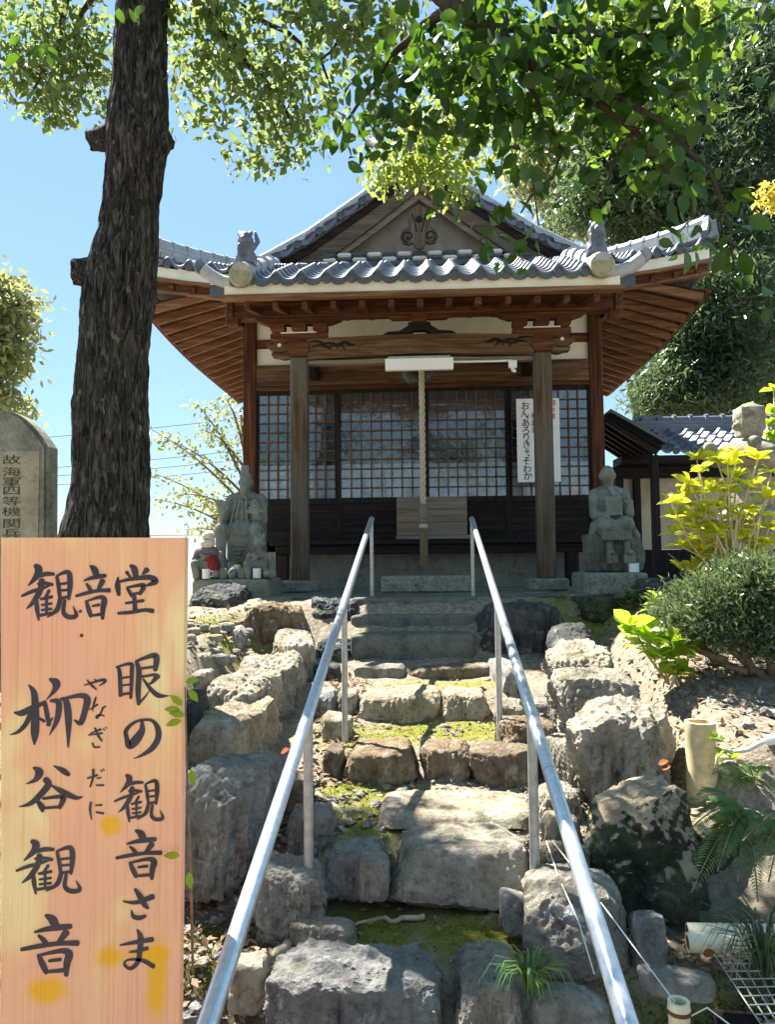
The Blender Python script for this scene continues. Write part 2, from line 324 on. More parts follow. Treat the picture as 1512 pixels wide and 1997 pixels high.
class MB:
    def __init__(s): s.v = []; s.f = []
    def add(s, vs, fs):
        o = len(s.v); s.v += [tuple(v) for v in vs]; s.f += [tuple(i + o for i in f) for f in fs]; return s
    def box(s, c, size, rot=None, bev=0.0):
        hx, hy, hz = (k / 2 for k in size)
        if bev:
            b = min(bev, hx * .8, hy * .8, hz * .8); pts = []; M = rot or Matrix.Identity(3)
            bm = bmesh.new(); bmesh.ops.create_cube(bm, size=1)
            for v in bm.verts: v.co = Vector((v.co.x * size[0], v.co.y * size[1], v.co.z * size[2]))
            bmesh.ops.bevel(bm, geom=bm.edges[:], offset=b, segments=1, affect='EDGES')
            bm.verts.index_update(); c = Vector(c)
            s.add([M @ v.co + c for v in bm.verts], [[v.index for v in f.verts] for f in bm.faces]); bm.free(); return s
        M = rot or Matrix.Identity(3); c = Vector(c)
        vs = [M @ Vector((x * hx, y * hy, z * hz)) + c for x in (-1, 1) for y in (-1, 1) for z in (-1, 1)]
        return s.add(vs, [(0, 1, 3, 2), (4, 6, 7, 5), (0, 4, 5, 1), (2, 3, 7, 6), (0, 2, 6, 4), (1, 5, 7, 3)])
    def span(s, x0, x1, y0, y1, z0, z1, bev=0.0):
        return s.box(((x0 + x1) / 2, (y0 + y1) / 2, (z0 + z1) / 2), (abs(x1 - x0), abs(y1 - y0), abs(z1 - z0)), None, bev)
    def bar(s, a, b, w, h, up=(0, 0, 1)):
        a = Vector(a); b = Vector(b); d = (b - a); L = d.length; d.normalize()
        r = d.cross(Vector(up)).normalized(); u = r.cross(d)
        M = Matrix((r, d, u)).transposed(); return s.box((a + b) / 2, (w, L, h), M)
    def tube(s, pts, rad, seg=8, caps=True):
        pts = [Vector(p) for p in pts]; n = len(pts); rad = rad if hasattr(rad, '__len__') else [rad] * n
        o = len(s.v); prev = None
        for i, p in enumerate(pts):
            t = (pts[min(i + 1, n - 1)] - pts[max(i - 1, 0)]).normalized()
            if prev is None:
                a = Vector((0, 0, 1)) if abs(t.z) < 0.9 else Vector((1, 0, 0)); u = t.cross(a).normalized()
            else: u = (prev - t * prev.dot(t)).normalized()
            prev = u; w = t.cross(u)
            for k in range(seg):
                an = 2 * math.pi * k / seg; s.v.append(tuple(p + (u * math.cos(an) + w * math.sin(an)) * rad[i]))
        for i in range(n - 1):
            for k in range(seg):
                a = o + i * seg + k; b = o + i * seg + (k + 1) % seg; s.f.append((a, b, b + seg, a + seg))
        if caps: s.f.append(tuple(o + k for k in reversed(range(seg)))); s.f.append(tuple(o + (n - 1) * seg + k for k in range(seg)))
        return s
    def lathe(s, c, prof, seg=24, axis='z'):
        o = len(s.v); c = Vector(c)
        for r, h in prof:
            for k in range(seg):
                a = 2 * math.pi * k / seg; x, y = r * math.cos(a), r * math.sin(a)
                p = (x, y, h) if axis == 'z' else ((x, h, y) if axis == 'y' else (h, x, y)); s.v.append(tuple(c + Vector(p)))
        n = len(prof)
        for i in range(n - 1):
            for k in range(seg):
                a = o + i * seg + k; b = o + i * seg + (k + 1) % seg
                s.f.append((a, b, b + seg, a + seg))
        s.f.append(tuple(o + k for k in reversed(range(seg)))); s.f.append(tuple(o + (n - 1) * seg + k for k in range(seg)))
        return s
    def prism(s, poly, y0, y1):
        """outline in (x,z), extruded along y"""
        n = len(poly); o = [(x, y0, z) for x, z in poly] + [(x, y1, z) for x, z in poly]
        return s.add(o, [tuple(range(n)), tuple(reversed(range(n, 2 * n)))] + [(i, i + n, (i + 1) % n + n, (i + 1) % n) for i in range(n)])
    def mesh(s, name='m'):
        me = bpy.data.meshes.new(name); me.from_pydata(s.v, [], s.f); me.update()
        bm = bmesh.new(); bm.from_mesh(me); bmesh.ops.recalc_face_normals(bm, faces=bm.faces[:]); bm.to_mesh(me); bm.free(); return me
    def build(s, name, mat, parent=None, base=None, smooth=False, autosmooth=None):
        o = put(name, s.mesh(name), mat, parent, base, smooth)
        if autosmooth:
            bm = bmesh.new(); bm.from_mesh(o.data)
            for e in bm.edges:
                if len(e.link_faces) == 2 and e.calc_face_angle(0) > R(autosmooth): e.smooth = False
            for f in bm.faces: f.smooth = True
            bm.to_mesh(o.data); bm.free()
        return o
def fbm(p, oct=4, sc=1.0):
    return noise.fractal(p * sc, 0.7, 2.1, oct, noise_basis='PERLIN_ORIGINAL')

# sculpting by voxel remesh: one continuous stone skin over simple volumes
def sculpt(prims, voxel, smooth=4, rough=0.0):
    bm = bmesh.new()
    for p in prims:
        k = p[0]
        if k == 'e':
            r = bmesh.ops.create_icosphere(bm, subdivisions=3, radius=1)['verts']
            M = Matrix.Translation(p[1]) @ (p[3] if len(p) > 3 else Matrix.Identity(4)) @ Matrix.Diagonal((*p[2], 1))
            bmesh.ops.transform(bm, matrix=M, verts=r)
        elif k == 'c':
            a, b, r0, r1 = Vector(p[1]), Vector(p[2]), p[3], p[4]; L = (b - a).length
            for q, rr in ((a, r0), (b, r1)):
                r = bmesh.ops.create_icosphere(bm, subdivisions=2, radius=rr)['verts']; bmesh.ops.translate(bm, vec=q, verts=r)
            r = bmesh.ops.create_cone(bm, cap_ends=True, segments=16, radius1=r0, radius2=r1, depth=L)['verts']
            M = Matrix.Translation((a + b) / 2) @ (b - a).to_track_quat('Z', 'Y').to_matrix().to_4x4()
            bmesh.ops.transform(bm, matrix=M, verts=r)
        elif k == 'b':
            r = bmesh.ops.create_cube(bm, size=1)['verts']
            M = Matrix.Translation(p[1]) @ (p[3] if len(p) > 3 else Matrix.Identity(4)) @ Matrix.Diagonal((*p[2], 1))
            bmesh.ops.transform(bm, matrix=M, verts=r)
    me = bpy.data.meshes.new('sculpt'); bm.to_mesh(me); bm.free()
    o = bpy.data.objects.new('sculpt', me); COL.objects.link(o)
    md = o.modifiers.new('r', 'REMESH'); md.mode = 'VOXEL'; md.voxel_size = voxel
    ms = o.modifiers.new('s', 'SMOOTH'); ms.iterations = smooth; ms.factor = 0.5
    dg = bpy.context.evaluated_depsgraph_get(); dg.update()
    out = bpy.data.meshes.new_from_object(o.evaluated_get(dg)); bpy.data.objects.remove(o); bpy.data.meshes.remove(me)
    if rough:
        ns = [v.normal.copy() for v in out.vertices]
        for v, q in zip(out.vertices, ns): v.co += q * rough * fbm(v.co, 4, 14)
    return out

# foliage: many small leaf faces in one mesh
def leaf_mesh(pos, tip, nor, size, width=0.55, detail=1, droop=0.15):
    pos = np.asarray(pos, float); n = len(pos); tip = tip / np.linalg.norm(tip, axis=1, keepdims=True)
    side = np.cross(tip, nor); side /= np.linalg.norm(side, axis=1, keepdims=True) + 1e-9
    nor = np.cross(side, tip); s = np.asarray(size, float).reshape(-1, 1) * np.ones((n, 1))
    if detail == 0: loc = [(0, 0, 0), (0.5, .5, .0), (1, 0, 0), (.5, -.5, 0)]; faces = [(0, 1, 2, 3)]
    elif detail == 1: loc = [(0, 0, 0), (.45, .5, .10), (1, 0, -droop), (.45, -.5, .10), (.45, 0, 0)]; faces = [(0, 4, 1), (1, 4, 2), (2, 4, 3), (3, 4, 0)]
    else:
        loc = [(0, 0, 0), (.22, .38, .06), (.55, .46, .07), (.82, .24, -.02), (1, 0, -droop), (.82, -.24, -.02), (.55, -.46, .07), (.22, -.38, .06), (.4, 0, 0), (.75, 0, -.06)]
        faces = [(0, 8, 1), (1, 8, 2), (2, 8, 9), (2, 9, 3), (3, 9, 4), (4, 9, 5), (5, 9, 6), (6, 9, 8), (6, 8, 7), (7, 8, 0)]
    V = np.stack([pos + tip * (a * s) + side * (b * width * 2 * s * 0.5) + nor * (c * s) for a, b, c in loc], 1).reshape(-1, 3)
    k = len(loc); base = (np.arange(n) * k)[:, None]
    lv = np.concatenate([base + np.array(f) for f in faces], 1); sizes = np.tile([len(f) for f in faces], n)
    me = bpy.data.meshes.new('leaves'); me.vertices.add(len(V)); me.vertices.foreach_set('co', V.astype(np.float32).ravel())
    me.loops.add(lv.size); me.loops.foreach_set('vertex_index', lv.ravel().astype(np.int32))
    st = np.concatenate([[0], np.cumsum(sizes)[:-1]]); me.polygons.add(len(sizes)); me.polygons.foreach_set('loop_start', st.astype(np.int32))
    try: me.polygons.foreach_set('loop_total', sizes.astype(np.int32))
    except Exception: pass
    me.update(calc_edges=True); me.validate(); return me
def rdir(n, bias=(0, 0, 0)):
    v = rng.normal(size=(n, 3)); v /= np.linalg.norm(v, axis=1, keepdims=True); return v + np.array(bias)
def join_meshes(ms):
    bm = bmesh.new()
    for m in ms: bm.from_mesh(m)
    out = bpy.data.meshes.new('join'); bm.to_mesh(out); bm.free()
    for m in ms: bpy.data.meshes.remove(m)
    return out

# text from the default font, as a flat mesh facing -Y
def text_mesh(s, size, c, vertical=True, ext=0.0015, gap=1.0):
    out = MB(); y = 0
    x0, yy, z0 = c
    for ch in s:
        cu = bpy.data.curves.new('t', 'FONT'); cu.body = ch; cu.size = size; cu.extrude = ext; cu.align_x = 'CENTER'; cu.resolution_u = 3
        o = bpy.data.objects.new('t', cu); COL.objects.link(o)
        dg = bpy.context.evaluated_depsgraph_get(); me = bpy.data.meshes.new_from_object(o.evaluated_get(dg))
        out.add([(x0 + v.co.x, yy - v.co.z, z0 - y + v.co.y) for v in me.vertices], [list(p.vertices) for p in me.polygons])
        bpy.data.objects.remove(o); bpy.data.curves.remove(cu); bpy.data.meshes.remove(me); y += size * gap
    return out
# ================================================================== THE HALL
GZ = 1.36                      # level of the terrace the hall stands on
YK, YW, YG = 8.5, 9.9, 10.2    # porch columns, front wall, gable
hall = empty('temple_hall', (0, YW, GZ), 'small wooden temple hall with grey tiled gable roof and lattice doors', 'temple')
def hp(mb, name, mat, parent=hall, **k): return mb.build(name, mat, parent, **k)

XW = 2.24                      # corner posts of the front wall
# porch columns on stone bases
for px in (585, 1062):
    x = PX(px, 910, YK)
    m = MB().box((x, YK, (GZ + .10 + 3.97) / 2), (.19, .19, 3.97 - GZ - .10), None, .022)
    c = hp(m, 'porch_column', 'wood_old_z')
    b = MB().box((x, YK, GZ + .05), (.42, .40, .13), None, .02); hp(b, 'base_stone', 'granite')
KX = [PX(585, 910, YK), PX(1062, 910, YK)]
KC = sum(KX) / 2
# corner posts and inner frame of the wall
for s in (-1, 1):
    hp(MB().box((s * XW, YW, (GZ + 4.86) / 2), (.17, .17, 4.86 - GZ), None, .012), 'corner_post', 'wood_red_z')
hp(MB().span(-XW, XW, YW - .02, YW + .02, 4.24, 4.92), 'plaster_panel', 'plaster_white')
hp(MB().span(-XW + .085, XW - .085, YW - .055, YW + .05, 4.47, 4.585, .008), 'tie_beam', 'wood_red_x')
hp(MB().span(-XW + .085, XW - .085, YW - .075, YW + .06, 3.955, 4.24, .01), 'lintel', 'wood_brown_x')
hp(MB().span(-XW + .085, XW - .085, YW - .10, YW + .05, 3.90, 3.953, .006), 'door_head', 'wood_red_x')
# side and back walls, dark inside
sw = MB()
for s in (-1, 1): sw.span(s * (XW - .03), s * (XW + .03), YW + .085, 13.8, GZ, 4.9)
sw.span(-XW, XW, 13.74, 13.8, GZ, 4.9)
hp(sw, 'side_wall', 'wood_dark_y')
hp(MB().span(-XW + .05, XW - .05, YW + .5, YW + .55, 1.95, 4.9), 'dark_interior', 'interior')
# floor edge, foundation
FZ = 1.93
ve = MB().span(-1.86, 1.98, 9.22, YW + .1, FZ - .055, FZ, .01); hp(ve, 'veranda_floor', 'wood_dark_x')
hp(MB().span(-1.80, 1.92, 9.30, 9.40, FZ - .17, FZ - .058, .008), 'veranda_beam', 'wood_dark_x')
for x in (-1.72, 1.78):
    hp(MB().box((x, 9.34, (GZ + FZ - .17) / 2), (.15, .15, FZ - .17 - GZ), None, .01), 'veranda_post', 'wood_dark_z')
hp(MB().span(-2.15, 2.15, 9.62, 9.72, GZ - .05, 1.80), 'foundation', 'concrete')
# four lattice doors
edges = [PX(500, 850, YW), PX(660, 850, YW), PX(830, 850, YW), PX(991, 850, YW), PX(1153, 850, YW)]
ZB, ZL, ZT = FZ + .0, 2.49, 3.90
for i in range(4):
    x0, x1 = edges[i], edges[i + 1]; yd = YW - .03 - (0.045 if i in (1, 2) else 0)
    fr = MB(); w = .042
    fr.span(x0, x0 + w, yd - .02, yd + .02, ZB, ZT).span(x1 - w, x1, yd - .02, yd + .02, ZB, ZT)
    fr.span(x0 + w, x1 - w, yd - .02, yd + .02, ZT - .05, ZT).span(x0 + w, x1 - w, yd - .022, yd + .02, ZL - .07, ZL)
    fr.span(x0 + w, x1 - w, yd - .02, yd + .02, ZB, ZB + .06)
    d = hp(fr, 'lattice_door', 'wood_dark_z')
    la = MB(); n = 8; gw = (x1 - x0 - 2 * w) / n
    for k in range(1, n): la.span(x0 + w + k * gw - .0085, x0 + w + k * gw + .0085, yd - .016, yd + .004, ZL, ZT - .05)
    nr = 11; gh = (ZT - .05 - ZL) / nr
    for k in range(1, nr): la.span(x0 + w, x1 - w, yd - .013, yd + .006, ZL + k * gh - .008, ZL + k * gh + .008)
    la.build('lattice', 'wood_brown_z', d)
    MB().span(x0 + w, x1 - w, yd + .008, yd + .012, ZL, ZT - .05).build('pane', 'pane', d)
    lp = MB().span(x0 + w, x1 - w, yd + .0, yd + .012, ZB + .06, ZL - .07)
    lp.build('lower_panel', 'wood_dark_x', d)
    ba = MB()
    for k in range(4):
        z = ZB + .12 + k * .088; ba.span(x0 + w, x1 - w, yd - .014, yd - .0005, z, z + .022)
    ba.build('batten', 'wood_dark_x', d)

# ---------- porch: rainbow beam, brackets, purlin
x0, x1 = KX
kb = MB(); n = 24; prof = []
for i in range(n + 1):
    t = i / n; x = x0 + .095 + t * (x1 - x0 - .19); a = .035 * math.sin(math.pi * t); prof.append((x, 3.93 + a * 1.3))
top = [(x0 + .095 + (i / n) * (x1 - x0 - .19), 4.165 + .03 * math.sin(math.pi * i / n)) for i in range(n, -1, -1)]
beam = hp(MB().prism(prof + top, YK - .08, YK + .08), 'rainbow_beam', 'wood_brown_x')
hp(MB().span(x0 + .10, x1 - .10, YK - .05, YK + .05, 3.885, 3.928), 'beam_lip', 'wood_pale_x')
# carved leaf scrolls near both ends of the beam
for s, xe in ((1, x0 + .12), (-1, x1 - .12)):
    cv = MB()
    for (ox, oz, r, a0, a1, w) in ((.05, .06, .16, 20, 110, .012), (.12, .03, .13, 10, 130, .012), (.22, .07, .10, -10, 150, .014), (.31, .05, .09, 0, 160, .013), (.40, .09, .08, 10, 170, .012), (.2, .13, .07, 190, 330, .010), (.34, .15, .07, 190, 340, .010), (.47, .14, .06, 180, 330, .009)):
        pts = [(xe + s * (ox + r * math.cos(R(a))), YK - .082, 3.98 + oz + r * .6 * math.sin(R(a))) for a in np.linspace(a0, a1, 10)]
        cv.tube(pts, [w * (0.3 + 0.7 * math.sin(math.pi * k / 9)) + .002 for k in range(10)], 6)
    cv.build('carved_scroll', 'wood_dark_x', beam)
# beast-head beam ends outside the columns
head = [(0, -.03), (.03, .05), (.06, .075), (.12, .095), (.17, .085), (.215, .05), (.25, .035), (.285, .045), (.30, .07), (.325, .06), (.32, .02), (.285, -.01), (.24, -.02), (.20, -.04), (.235, -.045), (.26, -.07), (.245, -.105), (.17, -.115), (.10, -.135), (.04, -.125), (0, -.12)]
for s, xc in ((-1, x0 - .095), (1, x1 + .095)):
    zc = 4.08; o = hp(MB().prism([(xc + s * a * .84, zc + b * .92) for a, b in head], YK - .055, YK + .055), 'beast_head', 'wood_brown_x')
    e = MB(); e.lathe((xc + s * .125, YK - .056, zc + .03), [(.022, .004), (.02, -.006), (.004, -.008)], 12, 'y'); e.build('eye', 'plaster_white', o)
    g = MB()
    g.tube([(xc + s * (.03 + .03 * math.cos(t)), YK - .057, zc + .01 + .05 * math.sin(t)) for t in np.linspace(.5, 5, 12)], .006, 6)
    g.tube([(xc + s * (.06 + .12 * t), YK - .057, zc - .045 - .015 * math.sin(3 * t)) for t in np.linspace(0, 1, 8)], .006, 6); g.build('carving', 'wood_dark_x', o)
# bracket sets
def masu(mb, x, y, z, w, h):
    mb.box((x, y, z + h * .68), (w, w, h * .64)); q = w * .72
    vs = [(x + sx * a, y + sy * a, zz) for a, zz in ((q / 2, z), (w / 2, z + h * .36)) for sx, sy in ((-1, -1), (1, -1), (1, 1), (-1, 1))]
    mb.add(vs, [(0, 1, 2, 3), (7, 6, 5, 4), (0, 4, 5, 1), (1, 5, 6, 2), (2, 6, 7, 3), (3, 7, 4, 0)])
for xc in KX:
    m = MB(); masu(m, xc, YK, 3.972, .235, .15)
    z = 4.123; L = .32
    br = hp(m, 'bracket_set', 'wood_red_x')
    arm = [(-L, z + .12), (-L, z + .06), (-L + .05, z + .02), (-L + .12, z), (L - .12, z), (L - .05, z + .02), (L, z + .06), (L, z + .12)]
    MB().prism([(xc + a, b) for a, b in arm], YK - .06, YK + .06).build('bracket_arm', 'wood_red_x', br)
    b3 = MB()
    for dx in (-.24, 0, .24): masu(b3, xc + dx, YK, z + .122, .16, .10)
    b3.build('bearing_block', 'wood_red_x', br)
    MB().prism([(xc - .50, z + .292), (xc - .46, z + .26), (xc - .36, z + .224), (xc + .36, z + .224), (xc + .46, z + .26), (xc + .50, z + .292)], YK - .055, YK + .055).build('bolster', 'wood_red_x', br)
    MB().span(xc - .20, xc + .20, YK - .085, YK - .062, z + .115, z + .125).build('white_edge', 'plaster_white', br)
# frog-leg strut in the middle
fl = [(-.42, 4.20), (-.36, 4.235), (-.22, 4.245), (-.13, 4.30), (-.12, 4.34), (.12, 4.34), (.13, 4.30), (.22, 4.245), (.36, 4.235), (.42, 4.20), (.14, 4.20), (.06, 4.25), (-.06, 4.25), (-.14, 4.20)]
fr = hp(MB().prism([(KC + a, b) for a, b in fl], YK - .05, YK + .05), 'frog_leg_strut', 'wood_dark_x')
m = MB(); masu(m, KC, YK, 4.342, .17, .075); m.build('bearing_block', 'wood_red_x', fr)
hp(MB().prism([(KC - .36, 4.42), (KC - .30, 4.38), (KC + .30, 4.38), (KC + .36, 4.42)], YK - .045, YK + .045), 'bolster', 'wood_red_x')
# porch purlin with its end caps
PB = MB().span(-2.10, 2.14, YK - .10, YK + .10, 4.422, 4.63, .01); hp(PB, 'porch_purlin', 'wood_red_x')
for s, xc in ((-1, -2.14), (1, 2.18)):
    m = MB().box((xc, YK, 4.55), (.09, .26, .30), None, .012).box((xc - s * .02, YK - .02, 4.39), (.14, .15, .10), None, .01)
    hp(m, 'purlin_end', 'wood_red_y')
# tie from porch to hall on both sides
for xc in KX: hp(MB().bar((xc, YK + .1, 4.10), (xc, YW - .09, 4.12), .11, .2), 'connecting_beam', 'wood_dark_y')

# ---------- roof
def interp(x, xs, ys): return float(np.interp(x, xs, ys))
def zfront(y): return interp(y, [7.66, 8.25, 8.85, 9.5, 10.25], [4.535, 4.81, 5.09, 5.34, 5.62])
def zside(x): return interp(abs(x), [0, .69, 1.485, 2.21, 2.8, 3.40], [6.96, 6.44, 5.90, 5.52, 5.30, 5.12])
def lift(x): return 0.20 * max(0, (abs(x) - 1.6) / 1.8) ** 2
PER = .262
def wave(s):
    u = (s / PER) % 1.0
    return .066 * math.exp(-((u - .5) / .18) ** 2) - .030 * math.cos(2 * math.pi * u) * 0.5 - .0
def tiles(name, rows, lim, to_w, parent, mat='tile', off=0.0, lip=.045):
    """rows: list of stations down the slope; lim(t)->(smin,smax); to_w(s,t,dz)->xyz"""
    vs, fs = [], []
    for a, b in zip(rows[:-1], rows[1:]):       # a is up-slope, b down-slope
        la, lb = lim(a), lim(b)
        s0, s1 = lb; n = max(2, int(round((s1 - s0) / PER * 10))); o = len(vs)
        for t, dz, (q0, q1) in ((a, 0.0, la), (b + (a - b) * .14, lip, lb), (b + (a - b) * .03, lip * .9, lb), (b, lip * .6, lb), (b, 0.0, lb)):
            for i in range(n + 1):
                s = s0 + (s1 - s0) * i / n; ss = min(max(s, q0), q1); vs.append(to_w(ss, t, dz + wave(ss + off)))
        for k in range(4):
            for i in range(n): fs.append((o + k * (n + 1) + i, o + k * (n + 1) + i + 1, o + (k + 1) * (n + 1) + i + 1, o + (k + 1) * (n + 1) + i))
    m = MB(); m.add(vs, fs); return m
roof_under = MB()
rr = MB()
# main front slope (hipped at both sides) and the porch roof continuing it
def hipx(y): return 2.24 + (10.25 - y) / 1.40 * 1.14
front_rows = list(np.linspace(10.25, 8.85, 8))
mf = tiles('t', front_rows, lambda y: (-hipx(y), hipx(y)), lambda s, y, dz: (s, y, zfront(y) + lift(s) * (10.25 - y) / 1.4 + dz), hall)
roof = hp(mf, 'tiled_roof', 'tile', autosmooth=60)
HK = 1.96
kr = list(np.linspace(8.85, 7.66, 7))
tiles('t', kr, lambda y: (-HK, HK), lambda s, y, dz: (s, y, zfront(y) + .012 + dz), hall, off=.04).build('porch_tiles', 'tile', roof, autosmooth=60)
# side slopes
for s in (-1, 1):
    rows = list(np.linspace(2.24, 3.40, 6))
    tiles('t', rows, lambda x: (8.85 + (3.40 - x) / 1.16 * 1.4, 13.9), lambda y, x, dz, s=s: (s * x, y, zside(x) + lift(3.4) * (x - 2.24) / 1.16 * max(0, 1 - (y - 8.85) / 2.2) ** 2 + dz), hall).build('side_tiles', 'tile', roof, autosmooth=60)
    rows = list(np.linspace(.06, 2.24, 10))
    tiles('t', rows, lambda x: (9.86, 13.3), lambda y, x, dz, s=s: (s * x, y, zside(x) + dz), hall).build('upper_tiles', 'tile', roof, autosmooth=60)
# round eave tile ends: porch, main front, verges
def disc(mb, c, r, axis='y', d=-1, l=.05):
    prof = [(r * .9, .0), (r, .012), (r, l)] if d < 0 else [(r, -l), (r, -.012), (r * .9, 0)]
    prof = [(r * .72, .010), (r * .78, 0.0), (r * .98, 0.0), (r, .01), (r, l)]
    if d > 0: prof = [(a, -h) for a, h in reversed(prof)]
    mb.lathe(c, prof, 18, axis)
_dp = {}
def disc_part(c, r, axis, d, name, parent):
    k = (r, axis, d, id(parent))
    if k not in _dp:
        m = MB(); disc(m, (0, 0, 0), r, axis, d); o = m.build(name, 'tile_dark', parent, base=None)
        q = Vector(wloc(parent))
        for v in o.data.vertices: v.co += q
        _dp[k] = o
    else:
        o = _dp[k].copy(); COL.objects.link(o); o.parent = parent
    o.location = Vector(c) - wloc(parent); return o
lipm = MB()
k0 = math.ceil((-HK + .04) / PER)
for k in range(-9, 9):
    x = (k + .5) * PER - .04
    if abs(x) < HK - .06:
        disc_part((x, 7.63, zfront(7.66) + .035), .052, 'y', -1, 'eave_tile_end', roof)
    xs = [x + .05, x + .08, x + .13, x + .18, x + .212]
    if abs(x + .13) < HK: 
        z = zfront(7.66) + .012; dz = [.015, -.012, -.022, -.012, .015]
        lipm = MB(); lipm.add([(a, 7.645, z + d + .02) for a, d in zip(xs, dz)] + [(a, 7.645, z + d - .035) for a, d in zip(xs, dz)], [(i, i + 1, i + 6, i + 5) for i in range(4)]); lipm.build('eave_tile_lip', 'tile_dark', roof)
for k in range(-13, 13):
    x = (k + .5) * PER
    if HK + .05 < abs(x) < 3.38: disc_part((x, 8.82, zfront(8.85) + lift(x) + .03), .052, 'y', -1, 'eave_tile_end', roof)
# white boards and timber under the eaves
hp(MB().span(-HK - .06, HK + .06, 7.70, 7.74, zfront(7.66) - .100, zfront(7.66) + .018), 'porch_fascia', 'plaster_white')
hp(MB().span(-HK - .10, HK + .10, 7.68, 7.78, zfront(7.66) - .15, zfront(7.66) - .103), 'fascia_strip', 'wood_raft_x')
for s in (-1, 1):
    xs = np.linspace(HK + .02, 3.36, 8)
    for nm, mat, za, zb, ya, yb in (('main_fascia', 'plaster_white', -.14, -.015, 8.88, 8.92), ('fascia_strip', 'wood_raft_x', -.18, -.143, 8.86, 8.96), ('eave_beam', 'wood_red_x', -.27, -.185, 8.93, 9.02), ('fascia_strip', 'wood_raft_x', -.295, -.273, 8.92, 9.03)):
        m = MB()
        for a, b in zip(xs[:-1], xs[1:]):
            z = [zfront(8.85) + lift(q) for q in (a, b)]
            m.add([(s * q, yy, zz + h) for (q, zz) in ((a, z[0]), (b, z[1])) for yy in (ya, yb) for h in (za, zb)], [(0, 1, 3, 2), (4, 6, 7, 5), (0, 4, 5, 1), (2, 3, 7, 6), (0, 2, 6, 4), (1, 5, 7, 3)])
        hp(m, nm, mat)
# soffit boards and rafters
def zsof(x): return 4.545 + (3.36 - abs(x)) * .36
for s in (-1, 1):
    m = MB(); xs = np.linspace(XW, 3.36, 5); ys = np.linspace(8.95, 13.9, 24)
    up = lambda x, y: .16 * max(0, 1 - (y - 8.9) / 2.6) ** 2 * (abs(x) - XW) / 1.12
    vs = [(s * x, y, zsof(x) + .075 + up(x, y)) for x in xs for y in ys]; n = len(ys)
    m.add(vs, [(i * n + j, i * n + j + 1, (i + 1) * n + j + 1, (i + 1) * n + j) for i in range(4) for j in range(n - 1)])
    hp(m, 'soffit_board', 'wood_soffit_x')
    for k in range(16):
        y = 9.02 + k * .31; inn = XW + .02 if y > YW - .1 else XW - (YW - y) * .0 + .0
        a = (s * (XW + .02), y, zsof(XW) + .03 + up(XW, y)); b = (s * 3.32, y, zsof(3.32) + .03 + up(3.32, y))
        hp(MB().bar(a, b, .055, .10), 'rafter', 'wood_raft_x')
    # outer eave purlin with tile edge
    m = MB()
    for a, b in zip(ys[:-1], ys[1:]):
        m.bar((s * 3.36, a, zsof(3.36) + .085 + up(3.36, a)), (s * 3.36, b + .001, zsof(3.36) + .085 + up(3.36, b)), .06, .055)
    hp(m, 'eave_batten', 'wood_red_y')
    m = MB()
    for k in range(19):
        y = 8.98 + k * PER; z = zside(3.4) + lift(3.4) * max(0, 1 - (y - 8.85) / 2.2) ** 2
        disc_part((s * 3.43, y, z + .03), .052, 'x', s, 'side_eave_tile_end', roof)
        m.box((s * 3.40, y + .13, z - .25 + .14), (.05, .2625, .16))
    m.build('side_eave_board', 'tile_dark', roof)
    # wall plate and corner bracket beyond the posts
    hp(MB().span(s * (XW + .09), s * (XW + .13), YW - .3, 13.8, 4.75, 4.90), 'wall_plate', 'wood_dark_y')
# front soffit
m = MB()
for s in (-1, 1):
    m.add([(s * 1.9, 8.95, 4.86), (s * 3.34, 8.95, 4.99), (s * 3.2, YW - .02, 4.98), (s * 1.9, YW - .02, 5.0)], [(0, 1, 2, 3)])
m.add([(-1.95, 7.72, zfront(7.66) - .12), (1.95, 7.72, zfront(7.66) - .12), (1.95, YW, 5.02), (-1.95, YW, 5.02)], [(0, 1, 2, 3)])
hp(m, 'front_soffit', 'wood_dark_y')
for i in range(13):
    x = -1.80 + i * .30; hp(MB().bar((x, 7.76, zfront(7.66) - .205), (x, YK + .8, zfront(8.5) - .25), .06, .07), 'rafter', 'wood_red_y')
for s in (-1, 1):
    for i in range(5):
        x = s * (2.2 + i * .26); z = zfront(8.85) + lift(x) - .245
        hp(MB().bar((x, 8.90, z), (x, YW, z + .20), .06, .07), 'rafter', 'wood_red_y')

